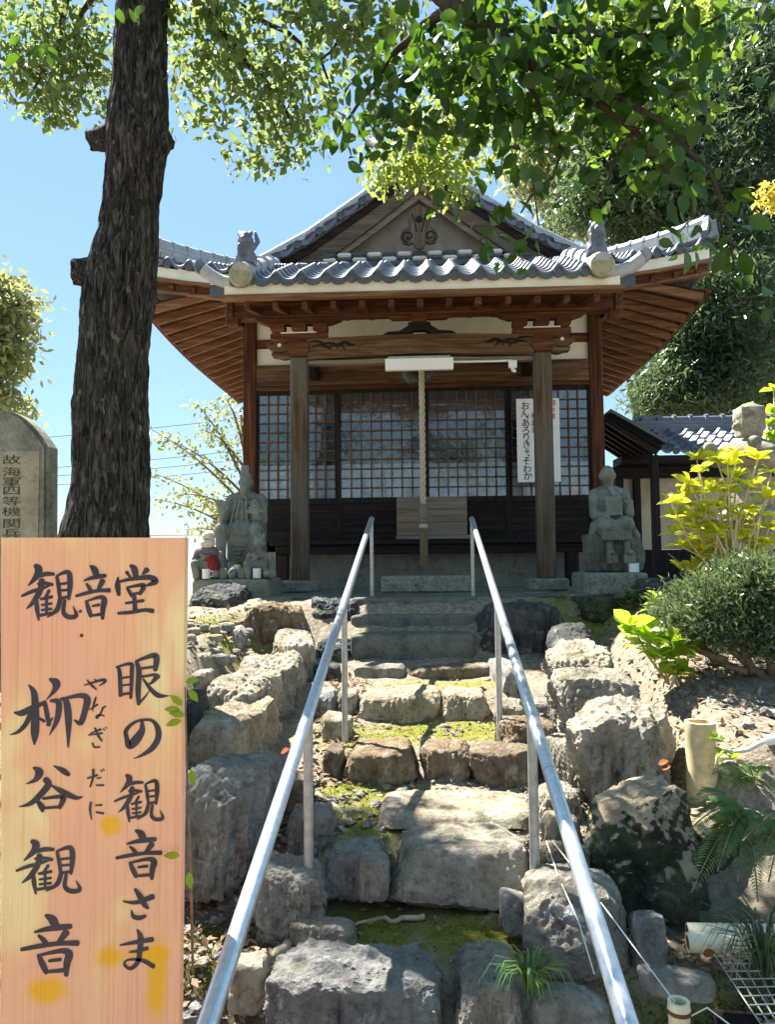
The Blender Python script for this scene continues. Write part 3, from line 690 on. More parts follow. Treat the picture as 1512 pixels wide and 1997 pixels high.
# ---------- gable
def verge(x, dz=0.0): return zside(x) + dz
gb = MB(); xs = np.linspace(-2.2, 2.2, 41)
hp(MB().prism([(-1.45, 5.5)] + [(x, verge(x) - .33) for x in np.linspace(-1.4, 1.4, 21)] + [(1.45, 5.5)], YG + .02, YG + .06), 'gable_panel', 'gable_panel')
for s in (-1, 1):
    q = np.linspace(0.0, 2.18, 16)
    up = [(s * x, verge(x) - .05) for x in q]; lo = [(s * x, verge(x) - .05 - .33 - .08 * (x / 2.18) ** 2) for x in q[::-1]]
    hp(MB().prism(up + lo, 9.93, 9.985), 'bargeboard', 'wood_old_x')
    up = [(s * x, verge(x) - .36) for x in q[:-3]]; lo = [(s * x, verge(x) - .47) for x in q[:-3][::-1]]
    hp(MB().prism(up + lo, 9.99, 10.06), 'bargeboard_moulding', 'wood_pale_x')
    up = [(s * x, verge(x) - .055) for x in q]; lo = [(s * x, verge(x) - .17) for x in q[::-1]]
    hp(MB().prism(up + lo, 9.90, 9.928), 'verge_board', 'wood_dark_x')
    # scalloped verge tiles and the two-layer verge ridge
    d = MB(); sc = MB(); rg = MB(); n = 8
    for k in range(n):
        x = .18 + k * .285; disc_part((s * x, 9.83, verge(x) + .015), .055, 'y', -1, 'verge_tile_end', roof); sc = MB()
        a, b = x + .05, x + .235; pts = []
        for i in range(7):
            t = i / 6; xx = a + (b - a) * t; sag = -.035 * math.sin(math.pi * t); pts.append((xx, verge(xx) + .025 + sag))
        for i in range(6):
            (xa, za), (xb, zb) = pts[i], pts[i + 1]
            sc.add([(s * xx, yy, zz + h) for xx, zz in ((xa, za), (xb, zb)) for yy in (9.84, 9.88) for h in (-.05, .022)], [(0, 1, 3, 2), (4, 6, 7, 5), (0, 4, 5, 1), (2, 3, 7, 6), (0, 2, 6, 4), (1, 5, 7, 3)])
        sc.build('verge_tile', 'tile', roof)
    q = np.linspace(.1, 2.30, 12)
    for i in range(11):
        a, b = q[i], q[i + 1] - .006
        for (h0, h1, w) in ((.05, .10, .17), (.106, .15, .14)):
            rg.bar((s * a, 10.02, verge(a) + (h0 + h1) / 2), (s * b, 10.02, verge(b) + (h0 + h1) / 2), w * 1.4, h1 - h0)
        rg.tube([(s * a, 10.02, verge(a) + .17), (s * b, 10.02, verge(b) + .17)], .055, 10)
    rg.build('verge_ridge', 'tile_pale', roof)
# pendant board under the apex
pn = [(0, .20), (.09, .14), (.14, .02), (.12, -.06), (.20, -.10), (.235, -.18), (.20, -.25), (.13, -.27), (.08, -.25), (.05, -.31), (0, -.33)]
pn = [(a, b) for a, b in pn] + [(-a, b) for a, b in pn[-2:0:-1]]
g = hp(MB().prism([(a * 1.08, 6.13 + b * 1.15) for a, b in pn], 9.86, 9.915), 'gable_pendant', 'wood_old_z')
sp = MB()
for s in (-1, 1):
    sp.tube([(s * (.145 + .075 * math.cos(t) * (1 - t / 9)), 9.86, 5.925 + .07 * math.sin(t) * (1 - t / 9)) for t in np.linspace(-1.5, 6, 18)], .010, 6)
    sp.tube([(s * (.03 + .06 * t), 9.86, 5.98 + .25 * t) for t in np.linspace(0, 1, 5)], .009, 6)
sp.lathe((0, 9.855, 6.15), [(.05, .0), (.045, -.018), (.015, -.03)], 6, 'y')
sp.build('carving', 'wood_dark_z', g)
# chequered ridge at the foot of the gable
ck = MB(); ckd = MB(); z = 5.665
for j in range(2):
    for i in range(-8, 9):
        x = i * .20; zz = z + j * .066
        if abs(x) > 1.5 - j * .1: continue
        (ck if (i + j) % 2 == 0 else ckd).box((x, 9.97, zz), (.185, .10, .058), None, .022)
ck.build('white_course_tile', 'tile_white', roof); ckd.build('grey_course_tile', 'tile_dark', roof)
MB().span(-1.6, 1.6, 9.94, 10.05, z - .10, z - .03).build('course_base', 'tile_dark', roof)
# corner ridges of the hip
for s in (-1, 1):
    a = Vector((s * 2.2, 10.28, 5.74)); b = Vector((s * 3.36, 8.92, 5.36)); m = MB(); nb = 9
    def at(t): 
        p = a.lerp(b, t); p.z = 5.55 - .28 * t + .15 * t * t; return p
    for i in range(nb):
        t0, t1 = i / nb, (i + 1) / nb - .006
        for j, (h, w) in enumerate(((.0, .20), (.062, .18), (.124, .16))):
            sh = .05 * (j % 2); p0, p1 = at(min(1, t0 + sh * .3)), at(min(1, t1 + sh * .3)); m.bar(p0 + Vector((0, 0, h)), p1 + Vector((0, 0, h)), w, .054)
        p0, p1 = at(t0), at(t1); m.tube([p0 + Vector((0, 0, .185)), p1 + Vector((0, 0, .185))], .062, 10)
        m.tube([p1 + Vector((0, 0, .185)) - (p1 - p0) * .18, p1 + Vector((0, 0, .185))], .072, 10)
    hr = m.build('hip_ridge', 'tile_pale', roof)
    e = at(1.0); d = (b - a).normalized()
    og = MB().prism([(-.11, -.02), (.11, -.02), (.14, .06), (.10, .15), (.08, .24), (.0, .20), (-.08, .24), (-.10, .15), (-.14, .06)], -.04, .04)
    M = Matrix.Rotation(math.atan2(d.y, d.x) + R(90), 3, 'Z'); og.v = [tuple(M @ Vector(v) + e + d * .03 - Vector((0, 0, .03))) for v in og.v]
    og.build('end_tile', 'tile', hr)
# porch side ridges with big end tiles, upturned corner tiles
for s in (-1, 1):
    m = MB(); xk = s * 1.83
    pts = [(xk, y, zfront(y) + .10) for y in (9.35, 8.9, 8.4, 7.9, 7.62)]
    m.tube(pts, [.10, .10, .10, .105, .11], 14)
    for y in (9.0, 8.6, 8.2): m.tube([(xk, y - .04, zfront(y) + .10), (xk, y + .04, zfront(y) + .102)], .12, 14)
    k = m.build('porch_ridge', 'tile_pale', roof, autosmooth=40)
    e = MB(); disc(e, (xk, 7.60, zfront(7.62) + .075), .125, l=.06); e.build('round_end_tile', 'panel_stone', k)
    c = MB(); pts = [(xk + s * .06, 7.72, zfront(7.66) + .03), (xk + s * .2, 7.74, zfront(7.66) + .05), (xk + s * .32, 7.72, zfront(7.66) + .10), (xk + s * .42, 7.68, zfront(7.66) + .17)]
    c.tube(pts, [.06, .065, .07, .07], 12); c.build('corner_tile', 'tile_pale', k, autosmooth=40)
    e = MB(); e.v = []; e.lathe((0, 0, 0), [(.05, .012), (.054, 0), (.074, 0), (.075, .02)], 18, 'y')
    M = Matrix.Rotation(s * R(-50), 3, 'Z'); e.v = [tuple(M @ Vector((v[0], -v[1], v[2])) + Vector(pts[-1]) + Vector((s * .02, -.02, .012))) for v in e.v]
    e.build('corner_disc', 'tile', k)
    m = MB()
    m.add([(s * (HK - .1), 7.72, zfront(7.66) - .16), (s * (HK + .22), 7.72, zfront(7.66) - .10), (s * (HK + .22), 7.74, zfront(7.66) + .03), (s * (HK - .1), 7.74, zfront(7.66) - .02), (s * (HK - .1), 8.9, 4.94), (s * (HK + .2), 8.9, 5.0), (s * (HK + .2), 8.9, 5.1), (s * (HK - .1), 8.9, 5.08)],
          [(0, 1, 2, 3), (4, 7, 6, 5), (0, 4, 5, 1), (3, 2, 6, 7), (1, 5, 6, 2), (0, 3, 7, 4)])
    hp(m, 'porch_edge', 'tile_dark')
# main ridge and its ogre-face end
m = MB().span(-.14, .14, 9.95, 13.3, 6.900, 6.970).span(-.12, .12, 9.96, 13.3, 6.973, 7.040).span(-.11, .11, 9.97, 13.3, 7.043, 7.110).tube([(0, 9.93, 7.150), (0, 13.3, 7.150)], .075, 12)
mr = m.build('main_ridge', 'tile', roof)
og = sculpt([('b', (0, 9.90, 7.100), (.40, .10, .34)), ('e', (0, 9.86, 7.120), (.15, .08, .15)), ('c', (-.12, 9.88, 7.220), (-.16, 9.88, 7.420), .05, .03), ('c', (.12, 9.88, 7.220), (.16, 9.88, 7.420), .05, .03), ('e', (0, 9.88, 7.320), (.09, .06, .12)), ('e', (-.2, 9.9, 6.950), (.10, .05, .07)), ('e', (.2, 9.9, 6.950), (.10, .05, .07))], .018, 3, .004)
put('ridge_end_tile', og, 'tile', mr, smooth=True)

# things on and around the hall
# lions on the porch ridge ends
def lion(c, s, face):
    cx, cy, cz = c
    pr = [('b', (0, .0, .03), (.20, .16, .07)), ('e', (0, .02, .14), (.075, .10, .095)), ('e', (0, -.05, .26), (.07, .07, .075)), ('e', (0, -.10, .235), (.045, .045, .04)),
          ('c', (-.05, -.07, .05), (-.05, -.06, .18), .03, .032), ('c', (.05, -.07, .05), (.05, -.06, .18), .03, .032), ('e', (-.055, .05, .09), (.05, .08, .06)), ('e', (.055, .05, .09), (.05, .08, .06)),
          ('c', (0, .09, .14), (face * .09, .13, .30), .04, .03), ('c', (face * .09, .13, .30), (face * .07, .12, .40), .032, .012),
          ('e', (-.055, -.03, .32), (.025, .02, .035)), ('e', (.055, -.03, .32), (.025, .02, .035)), ('e', (-.06, -.02, .22), (.03, .05, .06)), ('e', (.06, -.02, .22), (.03, .05, .06))]
    return [(p[0], Vector(p[1]) + Vector(c), *p[2:]) if p[0] != 'c' else ('c', Vector(p[1]) + Vector(c), Vector(p[2]) + Vector(c), p[3], p[4]) for p in pr]
zl = zfront(7.85) + .19
for s, lab in ((-1, 'tile lion on the left end of the porch roof with raised tail'), (1, 'tile lion on the right end of the porch roof before the big trees')):
    me = sculpt(lion((s * 1.83, 7.86, zl), s, -s if s < 0 else 1), .012, 2, .006)
    o = put('roof_lion', me, 'tile', None, None, True); tag(o, lab, 'roof ornament', 'lions on the porch roof')
# fluorescent light
lx0, lx1 = PX(752, 700, 8.4), PX(884, 700, 8.4)
lt = empty('light_fixture', ((lx0 + lx1) / 2, 8.4, 3.9), 'white fluorescent light box fixed under the middle of the carved beam', 'light')
MB().add([(x, y, z) for x in (lx0, lx1) for y, z in ((8.32, 3.895), (8.47, 3.895), (8.45, 3.785), (8.35, 3.775))], [(0, 1, 2, 3), (7, 6, 5, 4), (0, 4, 5, 1), (1, 5, 6, 2), (2, 6, 7, 3), (3, 7, 4, 0)]).build('diffuser', 'white_plastic', lt)
MB().span(lx0 + .03, lx1 - .03, 8.36, 8.44, 3.897, 3.93).build('mounting_plate', 'post_metal', lt)
cb = PX(1001, 708, 8.4)
tagbox = empty('junction_box', (cb, 8.43, 3.80), 'small white electrical box under the carved beam near the right column', 'electric box')
MB().span(cb - .045, cb + .045, 8.40, 8.46, 3.79, 3.875, .008).build('box_body', 'white_plastic', tagbox); MB().tube([(cb, 8.43, 3.79), (cb, 8.43, 3.765), (cb + .02, 8.40, 3.75)], .018, 8).build('sensor', 'white_plastic', tagbox)
tag(MB().tube([(lx1, 8.43, 3.875), (cb - .2, 8.43, 3.872), (cb, 8.43, 3.876)], .012, 6).build('cable_conduit', 'white_plastic'), 'thin white conduit running under the carved beam to the small box', 'conduit')
# bell rope and gong
rx = PX(824, 850, 8.9)
go = MB().lathe((rx - .05, 9.0, 3.93), [(.0001, -.03), (.06, -.05), (.13, -.05), (.17, -.03), (.19, 0), (.17, .05), (.12, .07), (.0001, .07)], 28, 'y')
tag(go.build('gong', 'bronze', autosmooth=40), 'dark bronze gong hanging behind the white light box', 'gong')
rp = empty('bell_rope', (rx, 8.9, 1.55), 'thick twisted bell rope hanging in the middle of the porch', 'rope')
m = MB()
for k in range(3):
    m.tube([(rx + .018 * math.cos(z * 26 + k * 2.094), 8.9 + .018 * math.sin(z * 26 + k * 2.094), z) for z in np.linspace(3.95, 2.33, 130)], .019, 7)
m.build('rope_strands', 'rope', rp, smooth=True)
MB().lathe((rx, 8.9, 2.11), [(.036, 0), (.043, .01), (.042, .21), (.036, .225)], 16).build('wooden_grip', 'wood_pale_x', rp)
MB().lathe((rx, 8.9, 2.055), [(.045, 0), (.05, .012), (.05, .03), (.042, .045)], 16).build('binding', 'rope', rp)
m = MB()
for k in range(16):
    a = k * 2.4; r = .014 + .022 * (k / 16) ** .5; m.tube([(rx + r * math.cos(a), 8.9 + r * math.sin(a), 2.06), (rx + r * 1.15 * math.cos(a), 8.9 + r * 1.15 * math.sin(a), 1.85), (rx + r * math.cos(a + .3), 8.9 + r * math.sin(a + .3), 1.56 + .06 * random.random())], [.012, .013, .008], 6)
m.build('tassel', 'twig', rp)
# offering box
ox0, ox1 = PX(774, 1000, 9.28), PX(911, 1000, 9.28); oz0, oz1 = FZ + .003, PZ(840, 967, 9.2)
ob = empty('offering_box', ((ox0 + ox1) / 2, 9.35, oz0), 'weathered plank offering box behind the hanging rope', 'offering box')
m = MB()
hh = (oz1 - oz0 - .05) / 3
for k in range(3): m.span(ox0, ox1, 9.255, 9.28, oz0 + .05 + k * hh, oz0 + .05 + (k + 1) * hh - .004, .004)
m.build('front_panel', 'wood_pale_x', ob)
MB().span(ox0 - .01, ox1 + .03, 9.235, 9.48, oz0, oz0 + .047, .006).build('plinth', 'wood_pale_x', ob)
MB().span(ox0, ox0 + .02, 9.283, 9.48, oz0 + .05, oz1).span(ox1 - .02, ox1, 9.283, 9.48, oz0 + .05, oz1).span(ox0 + .02, ox1 - .02, 9.46, 9.48, oz0 + .05, oz1).build('side_panel', 'wood_pale_x', ob)
# prayer sign
sx0, sx1 = PX(1009, 860, 9.55), PX(1093, 860, 9.55); sz0, sz1 = PZ(1050, 940, 9.55), PZ(1050, 777, 9.55)
ps = empty('prayer_sign', ((sx0 + sx1) / 2, 9.55, sz0), 'tall white board of brush lettering behind the right porch column', 'sign')
MB().span(sx0, sx1, 9.55, 9.57, sz0, sz1, .003).build('board', 'sign_white', ps)
for st in (-1, 1): MB().span((sx0 + sx1) / 2 + st * .2 - .012, (sx0 + sx1) / 2 + st * .2 + .012, 9.575, YW - .1, sz0 + .15, sz0 + .18).build('hanger', 'wood_dark_y', ps)
chars = 'おん、あろりきゃ、そわか'
pyc = [791, 806, 814, 824, 839, 853, 867, 879.5, 888, 898, 914, 928]
pxc = [1025, 1024.5, 1030, 1026, 1026.5, 1027, 1028, 1029, 1032, 1028, 1029, 1030]
m = MB()
for ch, y, x in zip(chars, pyc, pxc):
    sz = .115 if ch not in '、ゃ' else .08
    c = P(x, y, 9.545)
    dx, dz = (0, -sz * .38) if ch != '、' else (sz * .3, 0)
    if ch == '、': m.lathe((c.x, 9.546, c.z), [(.011, .002), (.011, 0)], 10, 'y'); continue
    t = text_mesh(ch, sz, (c.x + dx, 9.546, c.z + dz)); m.add(t.v, t.f)
m.build('black_lettering', 'ink_fresh', ps)
m = MB()
for ch, y in zip('御真言', (811, 825, 838)):
    c = P(1043.5, y, 9.545); t = text_mesh(ch, .085, (c.x, 9.546, c.z - .03)); m.add(t.v, t.f)
m.build('small_lettering', 'ink_fresh', ps)
m = MB()
for ch, y in zip('御本尊', (786, 799, 812)):
    c = P(1078, y, 9.545); t = text_mesh(ch, .085, (c.x, 9.546, c.z - .03)); m.add(t.v, t.f)
m.build('red_lettering', 'ink_red', ps)
# stone step block
b0, b1 = PX(743, 1140, 7.72), PX(921, 1140, 7.72)
m = MB().span(b0, b1, 7.72, 8.15, GZ + .005, PZ(830, 1124, 7.72), .012); tag(m.build('step_block', 'granite'), 'speckled grey stone block at the foot of the rope', 'step')
# ================================================================== GROUND
PY = [-2, 0, 2.58, 2.76, 3.24, 3.46, 4.22, 4.42, 5.05, 5.24, 5.76, 5.9, 6.05, 6.6, 7.0, 60]
PZs = [0, 0, .095, .27, .305, .475, .535, .64, .675, .805, .835, .90, .93, 1.32, 1.345, 1.345]
LY = [-2, 0, 1.8, 2.4, 3.0, 4.0, 5.0, 6.0, 7.0, 60]; LZ = [0, .02, .10, .20, .55, .98, 1.14, 1.20, 1.33, 1.345]
RY = [-2, 0, 2.0, 2.6, 3.1, 3.45, 3.7, 4.3, 5.2, 6.2, 7.0, 60]; RZ = [0, 0, .12, .32, .40, .50, .82, .95, 1.12, 1.25, 1.34, 1.345]
def sstep(a, b, x):
    t = min(1, max(0, (x - a) / (b - a))); return t * t * (3 - 2 * t)
def gz(x, y):
    p = np.interp(y, PY, PZs)
    if x < 0:
        a = float(np.interp(y, [2.2, 3, 4, 6.5], [.62, .95, 1.12, 1.25])); k = sstep(a, a + .4, -x); z = p * (1 - k) + np.interp(y, LY, LZ) * k
    else:
        a = float(np.interp(y, [2.2, 3, 4, 6.5], [.62, 1.1, 1.12, 1.25])); k = sstep(a, a + .4, x); z = p * (1 - k) + np.interp(y, RY, RZ) * k
    if y > 8 and x < -2.6: z -= 3.2 * sstep(2.6, 6.5, -x) * sstep(8, 11, y)
    if y > 16: z -= 2.0 * sstep(16, 26, y)
    return float(z)
def gzn(x, y): return gz(x, y) + .025 * fbm(Vector((x, y, 0)), 4, 3.0)
MOSS = [(.1, 5.45, .5, .2), (.1, 4.75, .55, .3), (-.3, 3.9, .35, .35), (-.10, 3.05, .55, .20), (.30, 2.95, .35, .25), (-.30, 2.88, .22, .22), (-.25, 3.75, .30, .45), (-.35, 4.0, .28, .3), (.05, 4.7, .55, .25), (-.35, 4.6, .3, .3), (.5, 4.7, .3, .3),
        (.95, 2.5, .5, .28), (1.35, 2.55, .35, .3), (-1.55, 5.9, .5, .5), (1.6, 6.6, .7, .6), (1.0, 4.0, .3, .5), (1.25, 2.25, .35, .2), (-.8, 2.85, .15, .2)]
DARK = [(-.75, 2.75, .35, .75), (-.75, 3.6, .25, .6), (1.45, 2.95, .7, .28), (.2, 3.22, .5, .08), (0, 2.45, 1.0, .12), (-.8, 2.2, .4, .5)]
xs = np.concatenate([[-400, -120, -50, -25, -15, -10, -7, -5.5], np.arange(-4.5, 5.01, .055), [6, 7.5, 10, 16, 30, 60, 140, 400]])
ys = np.concatenate([[-60, -25, -10, -5, -2, -.5], np.arange(.4, 8.01, .055), np.arange(8.3, 16, .4), [18, 22, 27, 35, 50, 90, 200, 600, 1500]])
vs = []; mo = []; dk = []
for y in ys:
    for x in xs:
        n = fbm(Vector((x, y, 0)), 4, 3.0) * .025 + fbm(Vector((x, y, 5)), 3, 16) * .010 if abs(x) < 6 and y < 9 else 0
        vs.append((x, y, gz(x, y) + n))
        mo.append(max([0] + [1.25 - ((x - a) / c) ** 2 - ((y - b) / d) ** 2 for a, b, c, d in MOSS]))
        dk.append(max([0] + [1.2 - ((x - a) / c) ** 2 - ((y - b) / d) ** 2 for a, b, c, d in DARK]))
nx = len(xs); fs = [(j * nx + i, j * nx + i + 1, (j + 1) * nx + i + 1, (j + 1) * nx + i) for j in range(len(ys) - 1) for i in range(nx - 1)]
me = bpy.data.meshes.new('ground'); me.from_pydata(vs, [], fs)
for nm, a in (('moss', mo), ('dark_earth', dk)):
    at = me.attributes.new(nm, 'FLOAT', 'POINT'); at.data.foreach_set('value', np.clip(np.array(a, np.float32), 0, 1))
go = bpy.data.objects.new('ground', me); COL.objects.link(go); me.materials.append(MATS['soil']); go['kind'] = 'structure'
me.polygons.foreach_set('use_smooth', np.ones(len(fs), bool))

# ================================================================== ROCKS
def ico(n):
    bm = bmesh.new(); bmesh.ops.create_icosphere(bm, subdivisions=n, radius=1)
    v = np.array([v.co[:] for v in bm.verts]); f = [[q.index for q in p.verts] for p in bm.faces]; bm.free(); return v, f
ICO = {n: ico(n) for n in (2, 3, 4, 5, 6)}
def rock_mesh(c, half, seed, sub=5, p=4.0, cuts=9, rough=.06, tilt=(0, 0), rz=0.0, stria=.5, flat=True, cutlo=.86):
    rg = np.random.default_rng(seed); d, f = ICO[sub]; d = d.copy()
    s = (np.abs(d) ** p).sum(1) ** (-1 / p); v = d * s[:, None]
    if p < 9:
        tpr = rg.uniform(-.22, .10, 2); shx = rg.uniform(-.18, .18); v[:, 0] = v[:, 0] * (1 + tpr[0] * v[:, 2]) + shx * v[:, 2] * .5; v[:, 1] *= 1 + tpr[1] * v[:, 2] * .6; v[:, 2] += .16 * rg.uniform(-1, 1) * v[:, 0] * (v[:, 2] > 0)
    for _ in range(cuts):
        n = rg.normal(size=3); n[2] *= .45; n /= np.linalg.norm(n); h = rg.uniform(cutlo, 1.04) * (np.abs(n).sum() ** .55)
        q = v @ n; m = q > h; v[m] -= np.outer((q[m] - h), n)
    v /= np.abs(v).max(0)
    off = rg.uniform(-50, 50, 3); R_ = float(min(half)); hx = np.array(half); Rm = float((half[0] * half[2]) ** .5)
    sd = Vector((rg.normal() * .5, rg.normal() * .5, 1)).normalized() if rg.random() < .45 else Vector((1, rg.normal() * .4, rg.normal() * .5)).normalized()
    A_, D_ = [], []
    for k, q in enumerate(v):
        w = Vector(q * hx); a = w + Vector(off); dn = Vector(d[k]); t = max(0, dn.z)
        n1 = noise.fractal(a * (1.0 / Rm), .8, 2.0, 4, noise_basis='PERLIN_ORIGINAL')
        n3 = noise.fractal(a * (7.0 / Rm), .7, 2.2, 4, noise_basis='PERLIN_ORIGINAL')
        lay_ = a.dot(sd) * 9.0 / Rm + 1.5 * n1; n4 = abs((lay_ % 2.0) - 1.0) - .5      # thin beds of the slaty stone
        n5 = noise.fractal(Vector((a.x * 5.5 / Rm, a.y * 5.5 / Rm, a.z * .55 / Rm)), .75, 2.1, 4, noise_basis='PERLIN_ORIGINAL')   # upright streaks
        n6 = noise.ridged_multi_fractal(Vector((a.x * 5.0 / Rm, a.y * 5.0 / Rm, 3.0)), .9, 2.1, 4, .8, 2.0, noise_basis='PERLIN_ORIGINAL') - .9
        sd_ = 1.1 * n1 + stria * (1.2 * n5 + .35 * n4) + .2 * n3; tp_ = 1.0 * n1 + stria * (.55 * n6 + .25 * n4) + .25 * n3
        D_.append(sd_ * (1 - t) + tp_ * t); A_.append((w, dn))
    mD = sum(D_) / len(D_)
    out = [w + dn * (R_ * rough * (q - mD)) for (w, dn), q in zip(A_, D_)]
    M = Matrix.Rotation(rz, 3, 'Z'); T = Matrix.Rotation(tilt[0], 3, 'X') @ Matrix.Rotation(tilt[1], 3, 'Y')
    me = bpy.data.meshes.new('rock'); me.from_pydata([M @ (T @ w) + Vector(c) for w in out], [], f); me.update()
    return me
_rk = [0]
def rock(x0, x1, y0, yf, y1, Y, mat, label, group=None, sub=5, sink=.10, name='rock', cat='rock', depth=None, tilt=None, rz=0.0, p=5.5, rough=.15, stria=.85, cuts=14, seed=None):
    """a boulder: x0..x1 width, y0 far edge of its top, yf near edge of its top, y1 foot (photo pixels), Y depth of its face"""
    sub = 6 if sub == 5 else sub
    _rk[0] += 1; cx = (x0 + x1) / 2
    X0, X1 = PX(x0, yf, Y), PX(x1, yf, Y); zt = PZ(cx, yf, Y); zb = PZ(cx, y1, Y) - sink
    wd = (X1 - X0)
    if depth is None:
        dd = (P(cx, y0, Y).z - EYE) / Y      # slope of the sight line
        depth = (zt - EYE) / dd - Y if dd < -.02 else .5
        depth = min(max(depth, .25 * wd, .14), .9)
    tz = PZ(cx, y0, Y + depth); tx = math.atan2(max(-.1, min(.35, tz - zt)), depth)
    zt2 = (zt + max(zt, tz)) / 2
    if name == 'step_stone': Y -= .045; depth += .04; zt2 += .002; tx *= .6; p = 7.5; rough *= .8
    half = (wd / 2 * .99, depth / 2 * 1.0, (zt2 - zb) / 2 * .98)
    me = rock_mesh(((X0 + X1) / 2, Y + depth / 2, (zt2 + zb) / 2), half, seed or (100 + _rk[0]), sub, p, cuts, rough, tilt or (tx * .6, 0), rz + (random.uniform(-.28, .28) if group in (RL, RR_) else 0), stria, True, .75 if group in (RL, RR_) else .9)
    o = put(name, me, mat, None, None, True)
    bm = bmesh.new(); bm.from_mesh(o.data)
    for e in bm.edges:
        if len(e.link_faces) == 2 and e.calc_face_angle(0) > R(30): e.smooth = False
    bm.to_mesh(o.data); bm.free()
    return tag(o, label, cat, group)
RL = 'rocks of the left bank'; RR_ = 'rocks of the right bank'; ST = 'stones edging the steps'
# left bank, from the hall down
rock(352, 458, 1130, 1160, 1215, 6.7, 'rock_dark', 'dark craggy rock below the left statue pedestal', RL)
rock(460, 588, 1172, 1184, 1250, 6.2, 'rock_brown', 'brown flat topped rock standing below the left statue pedestal', RL, depth=.4)
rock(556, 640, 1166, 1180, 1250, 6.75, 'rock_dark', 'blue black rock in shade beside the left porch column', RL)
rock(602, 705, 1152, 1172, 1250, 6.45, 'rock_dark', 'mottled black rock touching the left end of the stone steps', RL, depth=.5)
rock(508, 597, 1215, 1250, 1345, 5.6, 'rock_tan', 'tall tan standing stone in front of the brown flat topped rock', RL, stria=.9)
rock(610, 700, 1238, 1252, 1300, 5.95, 'rock_dark', 'dark rock wedged at the left end of the lowest stone step', RL)
rock(432, 566, 1255, 1300, 1425, 4.95, 'rock_tan', 'tan leaning boulder below the tall tan standing stone', RL, stria=.8)
rock(403, 522, 1292, 1332, 1455, 4.45, 'rock_tan', 'pale topped boulder in the middle of the left bank', RL, stria=.8)
rock(376, 494, 1345, 1400, 1535, 3.95, 'rock_tan', 'smooth sided boulder with a bright sloping top on the left bank', RL, stria=.4)
rock(335, 486, 1470, 1520, 1725, 3.1, 'rock_grey', 'largest boulder of the left bank right behind the inset signboard', RL, sub=6, stria=.9, depth=.6)
rock(340, 398, 1342, 1352, 1445, 4.1, 'rock_dark', 'dark slab standing upright beside the signboard edge', RL)
rock(345, 405, 1258, 1272, 1335, 5.0, 'rock_tan', 'small block at the back of the left bank beside the signboard', RL)
rock(390, 428, 1222, 1234, 1265, 5.7, 'rock_tan', 'small squarish stone on the gravel of the left bank', RL, sub=4)
rock(428, 470, 1216, 1226, 1252, 5.85, 'rock_grey', 'small pale stone beside the squarish stone on the left bank', RL, sub=4)
rock(360, 402, 1300, 1312, 1350, 4.6, 'rock_tan', 'little block below the mossy patch on the left bank', RL, sub=4)
# left edge of the path
rock(598, 656, 1335, 1352, 1388, 5.0, 'rock_grey', 'grey stone left of the fourth step between bank and handrail', ST, sub=4)
rock(655, 694, 1338, 1352, 1385, 5.02, 'rock_tan', 'narrow stone touching the left end of the fourth step', ST, sub=4)
rock(610, 660, 1288, 1298, 1332, 5.55, 'rock_dark', 'shaded stone beside the left rail under the lowest stone step', ST, sub=4)
rock(622, 684, 1382, 1398, 1428, 4.55, 'rock_tan', 'flat stone at the foot of the second left handrail post', ST, sub=4)
rock(515, 606, 1500, 1520, 1560, 3.72, 'rock_brown', 'flat wedge stone lying left of the left handrail', ST, sub=4)
rock(552, 645, 1555, 1590, 1660, 3.4, 'rock_tan', 'dark sided rock behind the lower left handrail post', ST)
rock(482, 625, 1652, 1712, 1800, 2.92, 'rock_grey', 'wrinkled white topped rock beside the lower left handrail post', ST, sub=6, stria=.9)
rock(560, 692, 1793, 1812, 1832, 2.86, 'rock_tan', 'flat stone carrying the lower left handrail post', ST, sub=5, sink=.05)
rock(440, 516, 1862, 1885, 1930, 2.62, 'rock_tan', 'low stone left of the lowest step under the left handrail', ST, sub=4)
# steps of rough stone
STEP = 'rough stones forming the steps'
rock(514, 866, 1836, 1905, 1990, 2.55, 'rock_grey', 'broad dark faced stone forming the lowest step on the left', STEP, sub=6, name='step_stone', cat='step', stria=1.3, depth=.28, tilt=(.02, 0), rough=.16)
rock(886, 1038, 1862, 1915, 1990, 2.52, 'rock_grey', 'cracked stone forming the lowest step on the right beside the grass tuft', STEP, sub=6, name='step_stone', cat='step', depth=.35)
rock(626, 760, 1624, 1662, 1706, 3.18, 'rock_grey', 'grey stone at the left end of the second step', STEP, name='step_stone', cat='step')
rock(700, 758, 1664, 1678, 1708, 3.08, 'rock_tan', 'small round stone in front of the left end of the second step', STEP, sub=4, name='step_stone', cat='step', p=2.6)
rock(752, 1052, 1594, 1655, 1735, 3.15, 'rock_tan', 'largest step stone, a big block with pale top in the second step', STEP, sub=6, name='step_stone', cat='step', stria=.3, depth=.42)
rock(728, 1064, 1538, 1596, 1612, 3.5, 'rock_tan', 'thin flat paving slab lying behind the largest step stone', STEP, sub=6, name='paving_slab', cat='paving', sink=.04, rough=.05, p=6, depth=.5)
rock(630, 668, 1444, 1460, 1490, 4.18, 'rock_brown', 'small stone at the left end of the third step', STEP, sub=4, name='step_stone', cat='step')
rock(660, 820, 1432, 1462, 1505, 4.15, 'rock_brown', 'long brown stone on the left of the third step', STEP, sub=6, name='step_stone', cat='step', p=3.2)
rock(820, 920, 1434, 1460, 1506, 4.15, 'rock_brown', 'blocky brown stone in the middle of the third step', STEP, name='step_stone', cat='step', p=3.5)
rock(914, 1048, 1440, 1462, 1508, 4.12, 'rock_brown', 'brown stone on the right of the third step beside the handrail post', STEP, name='step_stone', cat='step')
